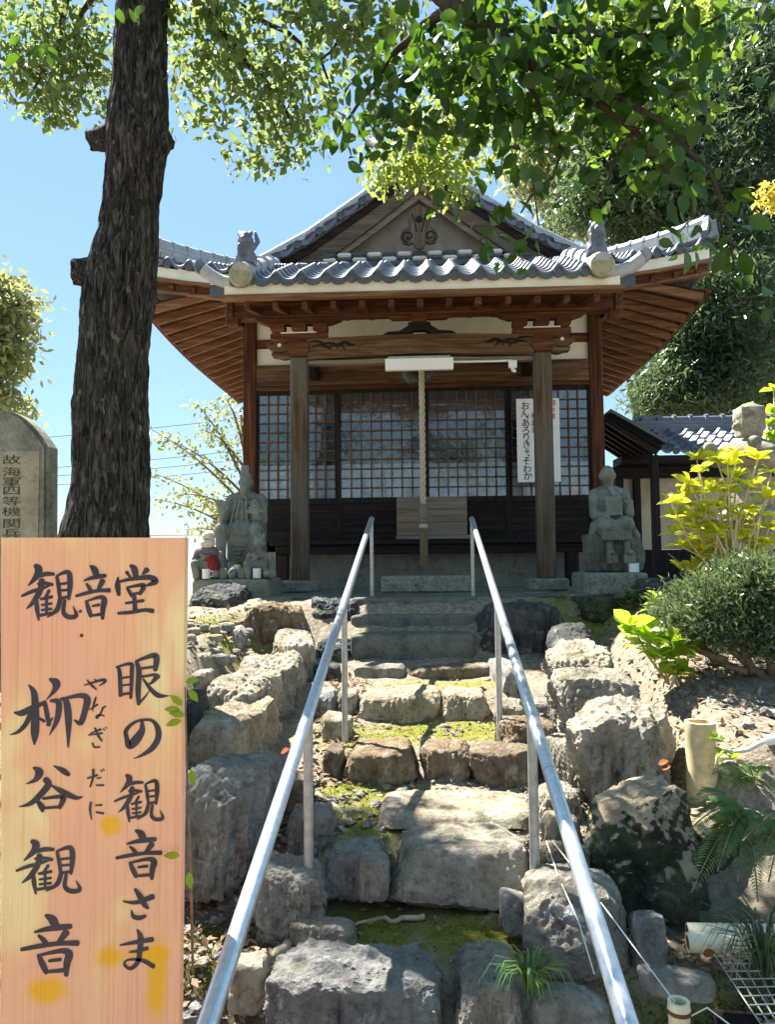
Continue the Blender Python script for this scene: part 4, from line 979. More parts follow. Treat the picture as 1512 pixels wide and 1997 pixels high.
rock(690, 864, 1330, 1350, 1396, 5.0, 'rock_tan', 'long tan stone on the left of the fourth step', STEP, sub=6, name='step_stone', cat='step')
rock(858, 962, 1334, 1354, 1390, 5.0, 'rock_tan', 'shorter tan stone on the right of the fourth step', STEP, name='step_stone', cat='step')
rock(688, 792, 1288, 1297, 1318, 5.72, 'rock_grey', 'grey stone on the left just below the cut stone steps', STEP, sub=4, name='step_stone', cat='step')
rock(790, 964, 1283, 1297, 1320, 5.72, 'rock_brown', 'long rounded stone just below the cut stone steps', STEP, name='step_stone', cat='step', p=2.8)
# right edge of the path
rock(1058, 1146, 1510, 1552, 1605, 3.6, 'rock_tan', 'pale pointed stone right of the right handrail at the second step', RR_)
rock(1048, 1170, 1640, 1658, 1695, 3.12, 'rock_brown', 'low brown stone at the foot of the black boulder', RR_)
rock(1060, 1140, 1580, 1596, 1640, 3.3, 'rock_tan', 'pale flat stone between the handrail and the black boulder', RR_, sub=4)
rock(1155, 1412, 1495, 1570, 1800, 3.05, 'rock_lit_top', 'biggest boulder on the right, black green face and tan top', RR_, sub=6, stria=.3, depth=.55)
rock(1018, 1252, 1706, 1752, 1900, 2.72, 'rock_grey', 'smooth grey boulder behind the lower end of the right handrail', RR_, sub=6, stria=.15, p=3.0, depth=.45)
rock(980, 1034, 1740, 1752, 1785, 2.9, 'rock_grey', 'small flat stone under the lower right handrail post', RR_, sub=4)
rock(1040, 1202, 1925, 1952, 2020, 2.36, 'rock_grey', 'rounded grey stone in the foreground beside the right handrail', RR_, p=2.8, stria=.2)
rock(1122, 1345, 1338, 1405, 1570, 3.75, 'rock_tan', 'tall white topped boulder in front of the bamboo pipe', RR_, sub=6, stria=1.0, depth=.5)
rock(1088, 1252, 1290, 1325, 1440, 4.25, 'rock_tan', 'rugged pale boulder above the tall white topped boulder', RR_, sub=6, stria=.9)
rock(1094, 1212, 1232, 1275, 1350, 4.8, 'rock_tan', 'topmost sunlit boulder on the right under the young hydrangea', RR_, stria=.9)
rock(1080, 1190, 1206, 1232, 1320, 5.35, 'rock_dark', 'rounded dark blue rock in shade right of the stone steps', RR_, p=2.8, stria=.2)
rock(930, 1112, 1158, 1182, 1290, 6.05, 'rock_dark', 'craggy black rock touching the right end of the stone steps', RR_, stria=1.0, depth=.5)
rock(968, 1012, 1276, 1300, 1362, 5.2, 'rock_grey', 'small pointed stone behind the right handrail at the fourth step', RR_, sub=4)
rock(968, 1032, 1354, 1370, 1396, 4.72, 'rock_tan', 'low stone at the right end of the fourth step', RR_, sub=4)
rock(1040, 1098, 1356, 1370, 1390, 4.72, 'rock_grey', 'flat pale stone between fourth step and rugged boulder', RR_, sub=4)
rock(974, 1096, 1390, 1412, 1452, 4.3, 'rock_brown', 'reddish flat stone right of the handrail at the third step', RR_)
rock(1075, 1140, 1424, 1450, 1505, 4.0, 'rock_tan', 'narrow stone leaning between the third step and tall boulder', RR_)
rock(1128, 1300, 1152, 1166, 1215, 6.3, 'rock_moss', 'low mossy rock below the right statue pedestal', RR_, depth=.6)
rock(1268, 1400, 1120, 1140, 1190, 6.2, 'rock_dark', 'dark rock behind the juniper on the right', RR_)
rock(1330, 1540, 1560, 1600, 1760, 3.35, 'rock_lit_top', 'mossy black rock behind the drooping ferns', RR_, stria=.4)
rock(1258, 1410, 1895, 1918, 1945, 2.42, 'rock_grey', 'flat bluish slate lying in moss behind the bamboo stake', RR_, sub=4, sink=.03, rough=.04)
rock(1240, 1310, 1785, 1800, 1850, 2.75, 'rock_grey', 'pale pointed stone right of the smooth grey boulder', RR_, sub=4)
# cut stone steps in shade
for i, (ya, yb, Y, lab) in enumerate(((1237, 1287, 6.02, 'lowest of the three cut stone steps'), (1199, 1236, 6.36, 'middle one of the three cut stone steps'), (1165, 1198, 6.62, 'top one of the three cut stone steps'))):
    X0, X1 = PX(690, ya, Y) - .03, PX(926, ya, Y) + .03 * (i > 0)
    zt, zb = PZ(825, ya, Y), PZ(825, yb, Y) - .05
    m = rock_mesh(((X0 + X1) / 2, Y + .24, (zt + zb) / 2), ((X1 - X0) / 2, .24, (zt - zb) / 2), 300 + i, 5, 14, 0, .02, (0, 0), 0, .15)
    tag(put('stone_step', m, 'step_stone', None, None, True), lab + ' below the hall', 'step', 'cut stone steps')
m = MB().span(-1.2, 1.3, 6.99, 8.28, 1.30, 1.362, .01); tag(m.build('landing_slab', 'step_stone'), 'shaded stone landing between the top step and the porch', 'paving')

# pebbles and gravel
def pebbles(n, area, smin, smax, mat, name, seed):
    rg = np.random.default_rng(seed); d, f = ICO[2]; V = []; Fc = []
    F0 = np.array(f)
    for k in range(n):
        a, b, c, dd = area[rg.integers(len(area))]
        x, y = rg.uniform(a, b), rg.uniform(c, dd); s = smin * (smax / smin) ** (rg.random() ** 1.8)
        q = d * np.array([s * rg.uniform(.7, 1.4), s * rg.uniform(.7, 1.3), s * rg.uniform(.35, .8)]) * (1 + .22 * rg.normal(size=(len(d), 1)))
        an = rg.uniform(0, 6.3); q = q @ np.array([[math.cos(an), -math.sin(an), 0], [math.sin(an), math.cos(an), 0], [0, 0, 1]])
        Fc.append(F0 + len(V) * len(d)); V.append(q + np.array([x, y, gzn(x, y) + s * .15]))
    me = bpy.data.meshes.new(name); me.from_pydata(np.concatenate(V).tolist(), [], np.concatenate(Fc).tolist())
    o = put(name, me, mat, None, (0, 0, 0), False); o['kind'] = 'stuff'; return o
pebbles(900, [(-.75, .75, 2.0, 5.6), (-1.1, -.4, 2.2, 4.0), (-.4, .6, 3.3, 4.2)], .006, .030, 'rock_tan', 'gravel', 1)
pebbles(500, [(-2.2, -1.0, 4.3, 6.2), (-1.0, -.45, 2.0, 3.6), (.7, 2.6, 3.6, 5.2)], .008, .045, 'rock_grey', 'pebbles', 2)
# small stones one can count on the left bank
rg = np.random.default_rng(5)
for k in range(34):
    px, py = rg.uniform(362, 505), rg.uniform(1225, 1275); Y = 5.2 + (1275 - py) / 50 * 1.0; q = P(px, py, Y); s = rg.uniform(.025, .06)
    me = rock_mesh((q.x, q.y, gz(q.x, q.y) + s * .4), (s * rg.uniform(.8, 1.5), s, s * .7), 700 + k, 3, 3, 6, .06)
    tag(put('small_stone', me, ['rock_tan', 'rock_grey'][k % 2], None, None, False), 'fist sized loose stone lying on the gravel below the left statue', 'stone', 'loose stones on the left bank')
# leaf litter and moss tufts
def litter(n, area, smin, smax, mat, name, seed, up=.35, z=.012, det=1):
    rg = np.random.default_rng(seed); pos = []
    for k in range(n):
        a, b, c, d = area[rg.integers(len(area))]; x, y = rg.uniform(a, b), rg.uniform(c, d); pos.append((x, y, gzn(x, y) + z + rg.uniform(0, .01)))
    t = rg.normal(size=(n, 3)); t[:, 2] *= up; nn = rg.normal(size=(n, 3)) * .35 + np.array([0, 0, 1])
    o = put(name, leaf_mesh(pos, t, nn, rg.uniform(smin, smax, n), .5, det, -.12), mat, None, (0, 0, 0)); o['kind'] = 'stuff'; return o
litter(2600, [(-1.1, -.45, 2.0, 4.2), (.85, 2.8, 3.6, 5.2), (-1.1, .9, 1.9, 2.6), (.9, 2.2, 2.4, 3.0), (.5, .95, 2.7, 4.6), (-.7, -.4, 4, 5.6)], .02, .06, 'leaf_litter', 'leaf_litter', 11)
litter(1800, [(1.0, 3.2, 3.5, 5.6)], .02, .055, 'leaf_litter', 'leaf_litter', 13)
litter(900, [(-1.0, -.5, 2.3, 4.2), (.55, 1.0, 3.3, 4.8)], .02, .05, 'leaf_litter', 'leaf_litter', 14)
pebbles(900, [(1.0, 3.2, 3.5, 5.6), (-1.0, -.45, 2.3, 4.4), (.6, 1.3, 2.2, 2.7)], .004, .018, 'rock_tan', 'gravel', 3)
litter(2200, [(-4.5, -1.2, 2.0, 7.0), (1.2, 4.0, 4.5, 7.0)], .03, .075, 'leaf_litter', 'leaf_litter', 15)
pebbles(500, [(-4.2, -1.2, 2.2, 7.0), (1.5, 4.0, 3.0, 6.5)], .01, .05, 'rock_grey', 'pebbles', 4)
litter(600, [(-.6, .6, 2.7, 5.5)], .015, .04, 'leaf_litter', 'leaf_litter', 12)
def moss(patches, n, name, seed, h=.022):
    rg = np.random.default_rng(seed); pos = []
    while len(pos) < n:
        a, b, c, d = patches[rg.integers(len(patches))]; u, v = rg.normal(size=2) * .5; x, y = a + u * c, b + v * d
        pos.append((x, y, gzn(x, y) - .003))
    t = rg.normal(size=(n, 3)) * .6 + np.array([0, 0, .7]); nn = rg.normal(size=(n, 3))
    o = put(name, leaf_mesh(pos, t, nn, rg.uniform(.5, 1.3, n) * h, .4, 0), 'leaf_moss', None, (0, 0, 0)); o['kind'] = 'stuff'
moss([MOSS[i] for i in (1, 2, 3, 4, 5, 6, 7, 8, 9, 10)], 11000, 'moss', 21, .011)
moss([MOSS[11], MOSS[12], MOSS[16]], 14000, 'moss', 22, .022)
moss([MOSS[13], MOSS[14], MOSS[15], MOSS[17]], 5000, 'moss', 23, .02)
# a few distinct red dead leaves
for k, (px, py, Y, s) in enumerate(((548, 1468, 4.0, .05), (1285, 1490, 3.6, .04), (1292, 1500, 3.58, .035), (1075, 1605, 3.4, .035), (1372, 1862, 2.6, .035))):
    q = P(px, py, Y)
    me = leaf_mesh([q], np.array([[.5, -.3, .3]]), np.array([[0.2, -.6, .7]]), [s * 1.2], .7, 2, .1)
    tag(put('fallen_leaf', me, 'dead_leaf_red'), ['curled red dead leaf standing below the pale topped boulder', 'red dead leaf on top of the biggest black green boulder', 'smaller red dead leaf beside the bamboo pipe foot', 'red dead leaf by the right handrail at the second step', 'red dead leaf caught at the end of the bamboo logs'][k], 'leaf')

# ================================================================== HANDRAILS
for s, lab in ((-1, 'left steel handrail climbing the steps beside the signboard'), (1, 'right steel handrail climbing the steps below the hydrangea')):
    def at(py, Y, s=s):
        px = 405 + .3248 * (1997 - py) if s < 0 else 1225 - .309 * (1997 - py); return P(px, py, Y)
    # depth along the straight rail: separation of the rails in the photo is 820-.634*(1997-py)
    dep = lambda py: .9 * F / (820 - .6338 * (1997 - py))
    A, B = at(1012, dep(1012)), at(1900, dep(1900)); d = (B - A) / (B.y - A.y)
    line = lambda Y: A + d * (Y - A.y)
    ob = empty('handrail', (line(3).x, 3.0, gz(line(3).x, 3.0)), lab, 'handrail', 'pair of handrails')
    m = MB().tube([line(6.93) + Vector((0, 0, -.01)), line(6.9), line(4.2), line(1.0), line(.95) + Vector((0, 0, -.3)), line(.94) + Vector((0, 0, -.62))], .0228, 20)
    m.build('rail', 'galvanised', ob, autosmooth=50)
    c = MB()
    for y in (2.62, 4.95): c.tube([line(y - .003), line(y + .003)], .0238, 20)
    c.build('joint_ring', 'post_metal', ob)
    feet = ((3.06, 1800 if s < 0 else 1748), (4.47, 1425 if s < 0 else 1420), (6.88, 1160))
    for Y, fy in feet:
        q = line(Y); zf = PZ(q.x, 0, Y); zb = EYE - (EYE - P(825, fy, Y).z)
        if Y < 4: hw = .019
        else: hw = .017
        m = MB().tube([(q.x, Y, q.z - .012), (q.x, Y, zb - .06)], hw, 14); m.build('post', 'post_metal', ob, autosmooth=50)
        MB().box((q.x, Y, q.z - .028), (.03, .09, .012)).build('bracket_plate', 'post_metal', ob)
# ================================================================== STATUES
def pedestal(px0, px1, pz0, pz1, Y, dep, mat, label):
    X0, X1 = PX(px0, pz0, Y), PX(px1, pz0, Y); zt = PZ((px0 + px1) / 2, pz0, Y); zb = PZ((px0 + px1) / 2, pz1, Y) - .12
    m = rock_mesh(((X0 + X1) / 2, Y + dep / 2, (zt + zb) / 2), ((X1 - X0) / 2, dep / 2, (zt - zb) / 2), 900 + int(px0), 5, 18, 0, .012, (0, 0), 0, .2)
    tag(put('pedestal', m, mat, None, None, True), label, 'pedestal'); return X0, X1, zt
def S(prims, c, k):
    out = []
    for p in prims:
        if p[0] == 'c': out.append(('c', Vector(p[1]) * k + c, Vector(p[2]) * k + c, p[3] * k, p[4] * k))
        else: out.append((p[0], Vector(p[1]) * k + c, tuple(a * k for a in p[2]), *p[3:]))
    return out
def rotx(a): return Matrix.Rotation(R(a), 4, 'X')
def roty(a): return Matrix.Rotation(R(a), 4, 'Y')
def face(cx, cy, cz, r):
    """nose, brows, eye lids, mouth, ears on a head of radius r"""
    return [('c', (cx, cy - r * .98, cz + r * .15), (cx, cy - r * 1.1, cz - r * .22), r * .10, r * .17), ('c', (cx - r * .5, cy - r * .80, cz + r * .33), (cx - r * .1, cy - r * .98, cz + r * .28), r * .09, r * .09),
            ('c', (cx + r * .5, cy - r * .80, cz + r * .33), (cx + r * .1, cy - r * .98, cz + r * .28), r * .09, r * .09), ('e', (cx - r * .36, cy - r * .88, cz + r * .08), (r * .17, r * .10, r * .09)), ('e', (cx + r * .36, cy - r * .88, cz + r * .08), (r * .17, r * .10, r * .09)),
            ('c', (cx - r * .26, cy - r * .92, cz - r * .50), (cx + r * .26, cy - r * .92, cz - r * .50), r * .09, r * .09), ('e', (cx - r * .98, cy, cz - r * .05), (r * .14, r * .25, r * .42)), ('e', (cx + r * .98, cy, cz - r * .05), (r * .14, r * .25, r * .42))]
def hand(c, w, up, side=1, curl=0.5):
    """palm with four bent fingers and a thumb; up is the direction of the fingers"""
    u = Vector(up).normalized(); r = Vector((1, 0, 0)); n = Vector((0, -1, 0)); c = Vector(c); out = [('e', c, (w * .5, w * .26, w * .55))]
    for i, L in enumerate((.75, .9, .85, .65)):
        b = c + r * (i - 1.5) * w * .25 + u * w * .42; k = b + u * w * L * .55; out.append(('c', b, k, w * .13, w * .12)); out.append(('c', k, k + (u * (1 - curl) + n * curl).normalized() * w * L * .45, w * .12, w * .10))
    b = c + r * side * w * .45; out.append(('c', b, b + (r * side * .5 + u).normalized() * w * .55, w * .14, w * .11)); return out
# --- left: seated bearded ascetic with pilgrim cap
x0, x1, zt = pedestal(372, 523, 1129, 1172, 7.45, .75, 'concrete', 'concrete pedestal carrying the bearded statue and its two attendants')
sc_ = 1.0
yl = 7.95; cL = Vector((PX(477, 1100, yl), yl, zt))
h = (PZ(477, 905, yl) - zt) / 1.08
pr = [('e', (.0, .03, .60), (.165, .115, .24)), ('e', (0, .03, .74), (.15, .09, .09)), ('e', (-.13, .04, .70), (.07, .08, .10)), ('e', (.14, .04, .70), (.075, .08, .10)), ('b', (0, .10, .30), (.34, .22, .56)), ('e', (0, .0, .44), (.19, .15, .12)), ('c', (0, .02, .76), (0, .01, .84), .05, .05), ('e', (.01, 0, .905), (.062, .068, .092)),
      ('c', (.005, -.055, .85), (0, -.085, .735), .042, .008), ('b', (.005, .0, 1.0), (.075, .07, .07), rotx(-6)), ('e', (.01, 0, .965), (.06, .06, .03)), ('b', (-.012, 0, 1.045), (.035, .06, .05)), ('b', (.028, 0, 1.05), (.03, .06, .03)),
      ('c', (-.13, .02, .70), (-.20, -.05, .53), .06, .05), ('c', (-.20, -.05, .53), (-.175, -.14, .58), .045, .035), ('c', (.15, .02, .70), (.18, -.05, .53), .06, .05), ('c', (.18, -.05, .53), (.14, -.14, .57), .045, .035),
      ('c', (-.10, .0, .42), (-.185, -.15, .45), .085, .065), ('c', (.10, .0, .42), (.145, -.15, .45), .085, .065), ('c', (-.185, -.16, .46), (-.19, -.14, .16), .058, .045), ('c', (.145, -.16, .46), (.14, -.14, .16), .058, .045), ('c', (-.19, -.14, .17), (-.185, -.15, .06), .055, .062), ('c', (.14, -.14, .17), (.13, -.15, .06), .055, .062),
      ('e', (-.18, -.19, .04), (.055, .085, .035)), ('e', (.12, -.19, .04), (.055, .085, .035)), ('b', (-.02, -.06, .02), (.44, .30, .06)), ('c', (-.12, -.02, .40), (.10, -.02, .40), .09, .09), ('b', (-.02, -.07, .28), (.22, .1, .26)), ('c', (.06, -.16, .615), (.22, -.16, .62), .018, .016)]
for k in range(4): pr.append(('c', *[(-.13 + .03 * k + t * (.20 - .06 * k), -.125 - .01 * math.sin(t * 3), .33 - .04 * k - .06 * math.sin(t * 3.14)) for t in (0.15, .85)], .012, .012))
for x in (-.10, -.05, 0, .05, .10): pr.append(('c', (x * .6, -.08, .72), (x * 1.2, -.10, .48), .010, .012))
pr += [('c', (-.02 , -.085, .76), (-.06, -.115, .55), .013, .01), ('c', (.03, -.085, .76), (.05, -.115, .55), .013, .01)]
pr += face(.01, 0.005, .905, .066) + hand((-.175, -.15, .63), .085, (0, -.1, 1), 1, .6) + hand((.14, -.165, .615), .085, (0, -.05, 1), -1, .35)
me = sculpt(S(pr, cL, h), .0065, 2, .0012)
tag(put('seated_statue', me, 'statue_dark', None, None, True), 'large bearded stone ascetic seated with both hands raised on the left pedestal', 'statue')
simple('shawl', (0.14, 0.12, 0.12), 0.9, 0, 0.5, 40, 0.4)
# --- attendants
def demon(c, k, raised):
    pr = [('e', (0, .02, .13), (.095, .08, .10)), ('e', (0, .01, .22), (.10, .065, .07)), ('e', (0, -.02, .375), (.058, .058, .065)), ('c', (0, .01, .26), (0, 0, .33), .035, .035)]
    for a in (-.035, 0, .035): pr.append(('c', (a, -.0, .42), (a * 1.4, 0, .47), .026, .010))
    pr += [('c', (.10, .01, .24), (.135, .0, .12), .036, .03), ('c', (.135, 0, .12), (.13, -.05, .04), .028, .03), ('e', (.135, -.06, .045), (.055, .055, .055)), ('c', (-.10, .01, .24), (-.125, -.05, .15), .036, .03), ('c', (-.125, -.05, .15), (-.02, -.09, .205), .028, .022),
           ('c', (-.05, 0, .08), (-.11, -.11, .14), .05, .042), ('c', (-.11, -.11, .15), (-.09, -.12, .02), .042, .034), ('c', (.05, 0, .07), (.10, -.12, .05), .05, .04), ('e', (0, -.065, .13), (.07, .05, .065)), ('b', (0, .03, .04), (.24, .16, .09)), ('e', (-.035, -.06, .235), (.04, .025, .03)), ('e', (.035, -.06, .235), (.04, .025, .03))]
    pr += face(0, -.02, .37, .058) + hand((-.02, -.095, .215), .05, (1, 0, .3), 1, .5)
    return S(pr, c, k)
yd = 7.62; c = Vector((PX(506, 1120, yd), yd, zt)); k = (PZ(506, 1040, yd) - zt) / .47
tag(put('demon_statue', sculpt(demon(c, k, 1), .005, 2, .001), 'statue_stone', None, None, True), 'small crowned stone demon with bare chest sitting at the right foot of the bearded statue', 'statue')
c = Vector((PX(407, 1120, yd), yd, zt)); k = (PZ(407, 1036, yd) - zt) / .47
o = tag(put('demon_statue', sculpt(demon(c, k, 1), .005, 2, .001), 'statue_stone', None, None, True), 'small stone demon wrapped in red and pale cloth left of the bearded statue', 'statue')
wr = sculpt(S([('e', (0, -.02, .26), (.11, .075, .07)), ('c', (-.09, -.02, .26), (-.13, -.03, .14), .05, .045)], c, k), .008, 3, .006); put('grey_shawl', wr, 'shawl', o, smooth=True)
bib = sculpt(S([('e', (.02, -.05, .19), (.085, .06, .06)), ('e', (.07, -.1, .12), (.055, .05, .08))], c, k), .008, 3, .006); put('red_bib', bib, 'red_cloth', o, smooth=True)
cap = sculpt(S([('e', (0, -.015, .42), (.068, .066, .055)), ('e', (0, -.045, .345), (.075, .05, .05))], c, k), .007, 3, .004); put('cloth_cap', cap, 'pale_cloth', o, smooth=True)
def mug(px, py0, py1, Y, zb, label, hs):
    x = PX(px, py1, Y); hgt = abs(PZ(px, py0, Y) - PZ(px, py1, Y)); r = hgt * .42
    o = MB().lathe((x, Y, zb), [(r * .9, 0), (r, .006), (r, hgt), (r * .88, hgt), (r * .86, .02), (.001, .02)], 24).build('mug', 'china_white', autosmooth=40)
    if hs: MB().tube([(x + hs * (r * .96 + .42 * hgt * math.sin(t)), Y, zb + hgt * .5 - hgt * .3 * math.cos(t)) for t in np.linspace(0, math.pi, 10)], .007, 8).build('handle', 'china_white', o, smooth=True)
    tag(o, label, 'mug', 'white mugs before the left statue')
mug(402, 1109, 1128, 7.48, zt + .004, 'white mug with handle in front of the red bibbed demon', 1)
mug(463, 1077, 1093, 7.62, zt + .055, 'white mug between the feet of the bearded statue', -1)
mug(501, 1109, 1128, 7.48, zt + .004, 'white mug in front of the crowned stone demon', 0)
for i, (px, lab) in enumerate(((436, 'round stone nearest the red bibbed demon on the pedestal edge'), (453, 'middle one of three round stones on the pedestal edge'), (472, 'round stone nearest the crowned demon on the pedestal edge'))):
    m = rock_mesh((PX(px, 1115, 7.52), 7.52, zt + .052), (.042, .045, .06), 950 + i, 4, 2.2, 0, .03)
    tag(put('round_stone', m, 'statue_stone', None, None, True), lab, 'stone', 'round stones on the left pedestal')
# --- right: seated figure holding a tablet
x0, x1, zt = pedestal(1143, 1267, 1117, 1165, 7.4, .75, 'granite', 'mossy granite pedestal under the statue holding a tablet')
yr = 7.8; cR = Vector((PX(1199, 1110, yr), yr, zt)); h = (PZ(1190, 908, yr) - zt) / 1.08
pr = [
      ('e', (-.03, .05, .66), (.155, .11, .22)), ('e', (-.03, .05, .80), (.17, .09, .085)), ('c', (-.03, .03, .86), (-.035, .0, .92), .05, .05), ('e', (-.045, 0, .985), (.075, .082, .098)), ('c', (-.165, .05, .79), (-.185, -.02, .58), .065, .055), ('c', (-.185, -.02, .58), (-.10, -.12, .56), .055, .045), ('c', (.12, .05, .79), (.15, -.02, .58), .065, .06), ('c', (.15, -.02, .59), (.14, -.10, .60), .06, .05), ('c', (.145, -.10, .60), (.145, -.10, .67), .04, .038),
      ('b', (-.02, -.13, .66), (.165, .025, .19), rotx(-6)), ('c', (-.08, .02, .48), (-.11, -.16, .47), .10, .085), ('c', (.06, .02, .48), (.09, -.16, .47), .10, .085), ('b', (-.01, -.14, .42), (.28, .10, .20)), ('c', (-.08, -.14, .42), (-.075, -.15, .20), .038, .03), ('c', (.09, -.14, .42), (.095, -.15, .20), .038, .032), ('e', (-.075, -.19, .195), (.04, .075, .03)), ('e', (.10, -.19, .195), (.045, .075, .03)), ('b', (-.06, -.16, .13), (.09, .12, .09)), ('b', (.10, -.16, .13), (.11, .12, .09)), ('c', (-.17, .02, .47), (-.22, -.04, .36), .06, .04), ('c', (.15, .02, .47), (.22, -.04, .36), .06, .04), ('b', (-.01, .05, .44), (.30, .26, .14))]
for i in range(8): pr.append(('c', (-.13 + i * .034, -.19, .50), (-.14 + i * .037, -.20, .325), .014, .016))
pr += [('c', (-.05, -.06, .86), (-.005, -.10, .76), .014, .012), ('c', (-.03, -.06, .86), (.05, -.10, .74), .014, .012)] + face(-.045, 0, .98, .078) + hand((.145, -.12, .69), .07, (-.6, -.1, .6), -1, .6)
me = sculpt(S(pr, cR, h), .0065, 2, .0012)
seat = rock_mesh(cR + Vector((-.005, .045, .19)) * h, (.275 * h, .17 * h, .20 * h), 977, 6, 9, 6, .10, (0, 0), 0, 1.2); seat_o = seat
mo = tag(put('seated_statue', me, 'statue_dark', None, None, True), 'stone monk seated on a rock holding a square tablet on the right pedestal', 'statue')
put('rock_seat', seat, 'seat_stone', mo, None, True)
x = PX(1236, 1117, 7.46)
o = tag(MB().span(x - .035, x + .03, 7.44, 7.50, zt + .003, zt + .085, .004).build('offering_cup', 'china_white'), 'small white and blue offering cup on the right pedestal', 'cup')
MB().span(x + .031, x + .052, 7.442, 7.498, zt + .003, zt + .09).build('blue_side', 'glass_blue', o)

simple('carved_shadow', (0.07, 0.065, 0.045), 0.95, 0, 0.3, 40, 0.2)
# ================================================================== MONUMENT STONE, LANTERN, ANNEX
YM = 4.95; zb = gz(-2.7, YM) - .15
mx0, mx1 = PX(-190, 950, YM), PX(90, 950, YM)
ol = []
ztop = PZ(20, 799, YM); zsh = PZ(100, 870, YM); cxm = (mx0 + mx1) / 2
for t in np.linspace(0, 1, 25):
    x = mx0 + (mx1 - mx0) * t; u = abs(2 * t - 1); ol.append((x, ztop - (ztop - zsh) * (max(0, u - .35) / .65) ** 2.0 * 1.0))
mm = empty('stone_monument', (cxm, YM + .15, zb), 'tall grey stone monument with carved inscription beside the tree trunk', 'monument')
m = MB().prism([(mx1 + .02, zb)] + ol[::-1] + [(mx0 - .02, zb)], YM, YM + .17).mesh()
bm = bmesh.new(); bm.from_mesh(m); bmesh.ops.bevel(bm, geom=[e for e in bm.edges if len(e.link_faces) == 2 and e.calc_face_angle(0) > .6], offset=.022, segments=2, affect='EDGES'); bm.to_mesh(m); bm.free()
put('slab', m, 'monument_stone', mm)
pxr, pzt = PX(77, 900, YM), PZ(40, 880, YM)
MB().span(2 * cxm - pxr, pxr, YM - .006, YM - .001, zb + .25, pzt).build('inscribed_panel', 'panel_stone', mm)
t = MB()
for ch, py in zip('故海軍四等機関兵', (897, 921, 940, 957, 978, 998, 1021, 1041)):
    q = text_mesh(ch, .135, (0, YM - .0065, 0), ext=.0015); cz = PZ(22, py, YM); cx_ = PX(23, py, YM); t.add([(cx_ + x, y, cz + (z - .048) * .50) for x, y, z in q.v], q.f)
t.build('inscription', 'carved_shadow', mm)
# stone lantern
YL_ = 6.3; lx = PX(1464, 860, YL_); zt_ = PZ(1460, 783, YL_); lzb = gz(lx, YL_) - .08
ln = empty('stone_lantern', (lx, YL_, lzb), 'weathered stone lantern with curled roof behind the yellow green hydrangea', 'lantern')
zj = PZ(1462, 848, YL_); zc = PZ(1462, 905, YL_)
me = sculpt([('b', (lx, YL_, zj + .12), (.19, .19, .20)), ('e', (lx, YL_, zj + .14), (.125, .125, .12)), ('e', (lx + .01, YL_, zt_ - .055), (.055, .05, .05)), ('c', (lx, YL_, zt_ - .06), (lx + .035, YL_, zt_ - .01), .03, .015), ('e', (lx - .125, YL_ - .05, zj + .06), (.035, .035, .04)), ('e', (lx, YL_, zj), (.10, .10, .05))], .010, 4, .006)
put('jewel_top', me, 'lantern_stone', ln, smooth=True)
pr = [('e', (lx, YL_, zc + .06), (.30, .30, .13)), ('e', (lx, YL_, zc + .13), (.15, .15, .10))]
for k in range(6):
    a = R(60 * k + 12); q = Vector((lx + .30 * math.cos(a), YL_ + .30 * math.sin(a), zc + .05)); e = Vector((lx + .36 * math.cos(a), YL_ + .36 * math.sin(a), zc + .10))
    pr += [('c', (lx, YL_, zc + .12), q, .06, .055), ('c', q, e, .055, .05), ('e', e + Vector((0, 0, .03)), (.05, .05, .05))]
put('curled_roof', sculpt(pr, .013, 4, .006), 'lantern_stone', ln, smooth=True)
MB().lathe((lx, YL_, zc - .36), [(.15, 0), (.17, .03), (.17, .05), (.16, .32), (.18, .36)], 6).build('fire_box', 'lantern_stone', ln)
MB().lathe((lx, YL_, lzb), [(.26, 0), (.26, .10), (.14, .14), (.115, .20), (.11, zc - lzb - .62), (.13, zc - lzb - .55), (.27, zc - lzb - .46), (.27, zc - lzb - .40), (.2, zc - lzb - .36)], 24).build('shaft', 'lantern_stone', ln, autosmooth=40)
# annex building
YA = 11.6
ax0, ax1 = PX(1280, 885, YA), PX(1700, 885, YA); aze = PZ(1350, 884, YA)
an = empty('annex_building', ((ax0 + ax1) / 2, YA + .6, GZ), 'low annex with cream plaster wall and grey tiled roof to the right of the hall', 'building')
azr = PZ(1350, 846, YA + 1.25)
tl = tiles('t', list(np.linspace(YA + 1.25, YA, 6)), lambda y: (ax0, ax1), lambda s, y, dz: (s, y, aze + .02 + (azr - aze) * (y - YA) / 1.25 + dz), an); rf = tl.build('tiled_roof', 'tile', an, autosmooth=40)
m = MB(); ed = MB()
zr = azr - .02
for j in range(4): m.span(ax0 + .05, ax1, YA + 1.20 - .02 * (3 - j), YA + 1.42, zr + j * .062, zr + j * .062 + .056)
m.tube([(ax0 + .03, YA + 1.3, zr + .27), (ax1, YA + 1.3, zr + .27)], .055, 10)
for k in range(14): m.tube([(ax0 + .15 + k * .262, YA + 1.28, zr + .28), (ax0 + .20 + k * .262, YA + 1.28, zr + .28)], .075, 10)
m.build('ridge', 'tile', rf)
for k in range(14):
    x = (math.ceil(ax0 / PER) + k + .5) * PER
    if x < ax1: disc_part((x, YA - .03, aze + .04), .05, 'y', -1, 'eave_tile_end', rf)
wz0, wz1 = PZ(1350, 1071, YA + .5), aze - .02
MB().span(PX(1200, 980, YA + .5), ax1, YA + .5, YA + .56, wz0, wz1).build('wall', 'plaster_cream', an)
MB().span(PX(1200, 980, YA + .5), ax1, YA + .49, YA + .55, GZ - .1, wz0 - .003).build('wainscot', 'wood_dark_z', an)
MB().span(ax0 - .5, ax1, YA + .02, YA + .5, aze - .14, aze - .02).build('eave_board', 'wood_dark_x', an)
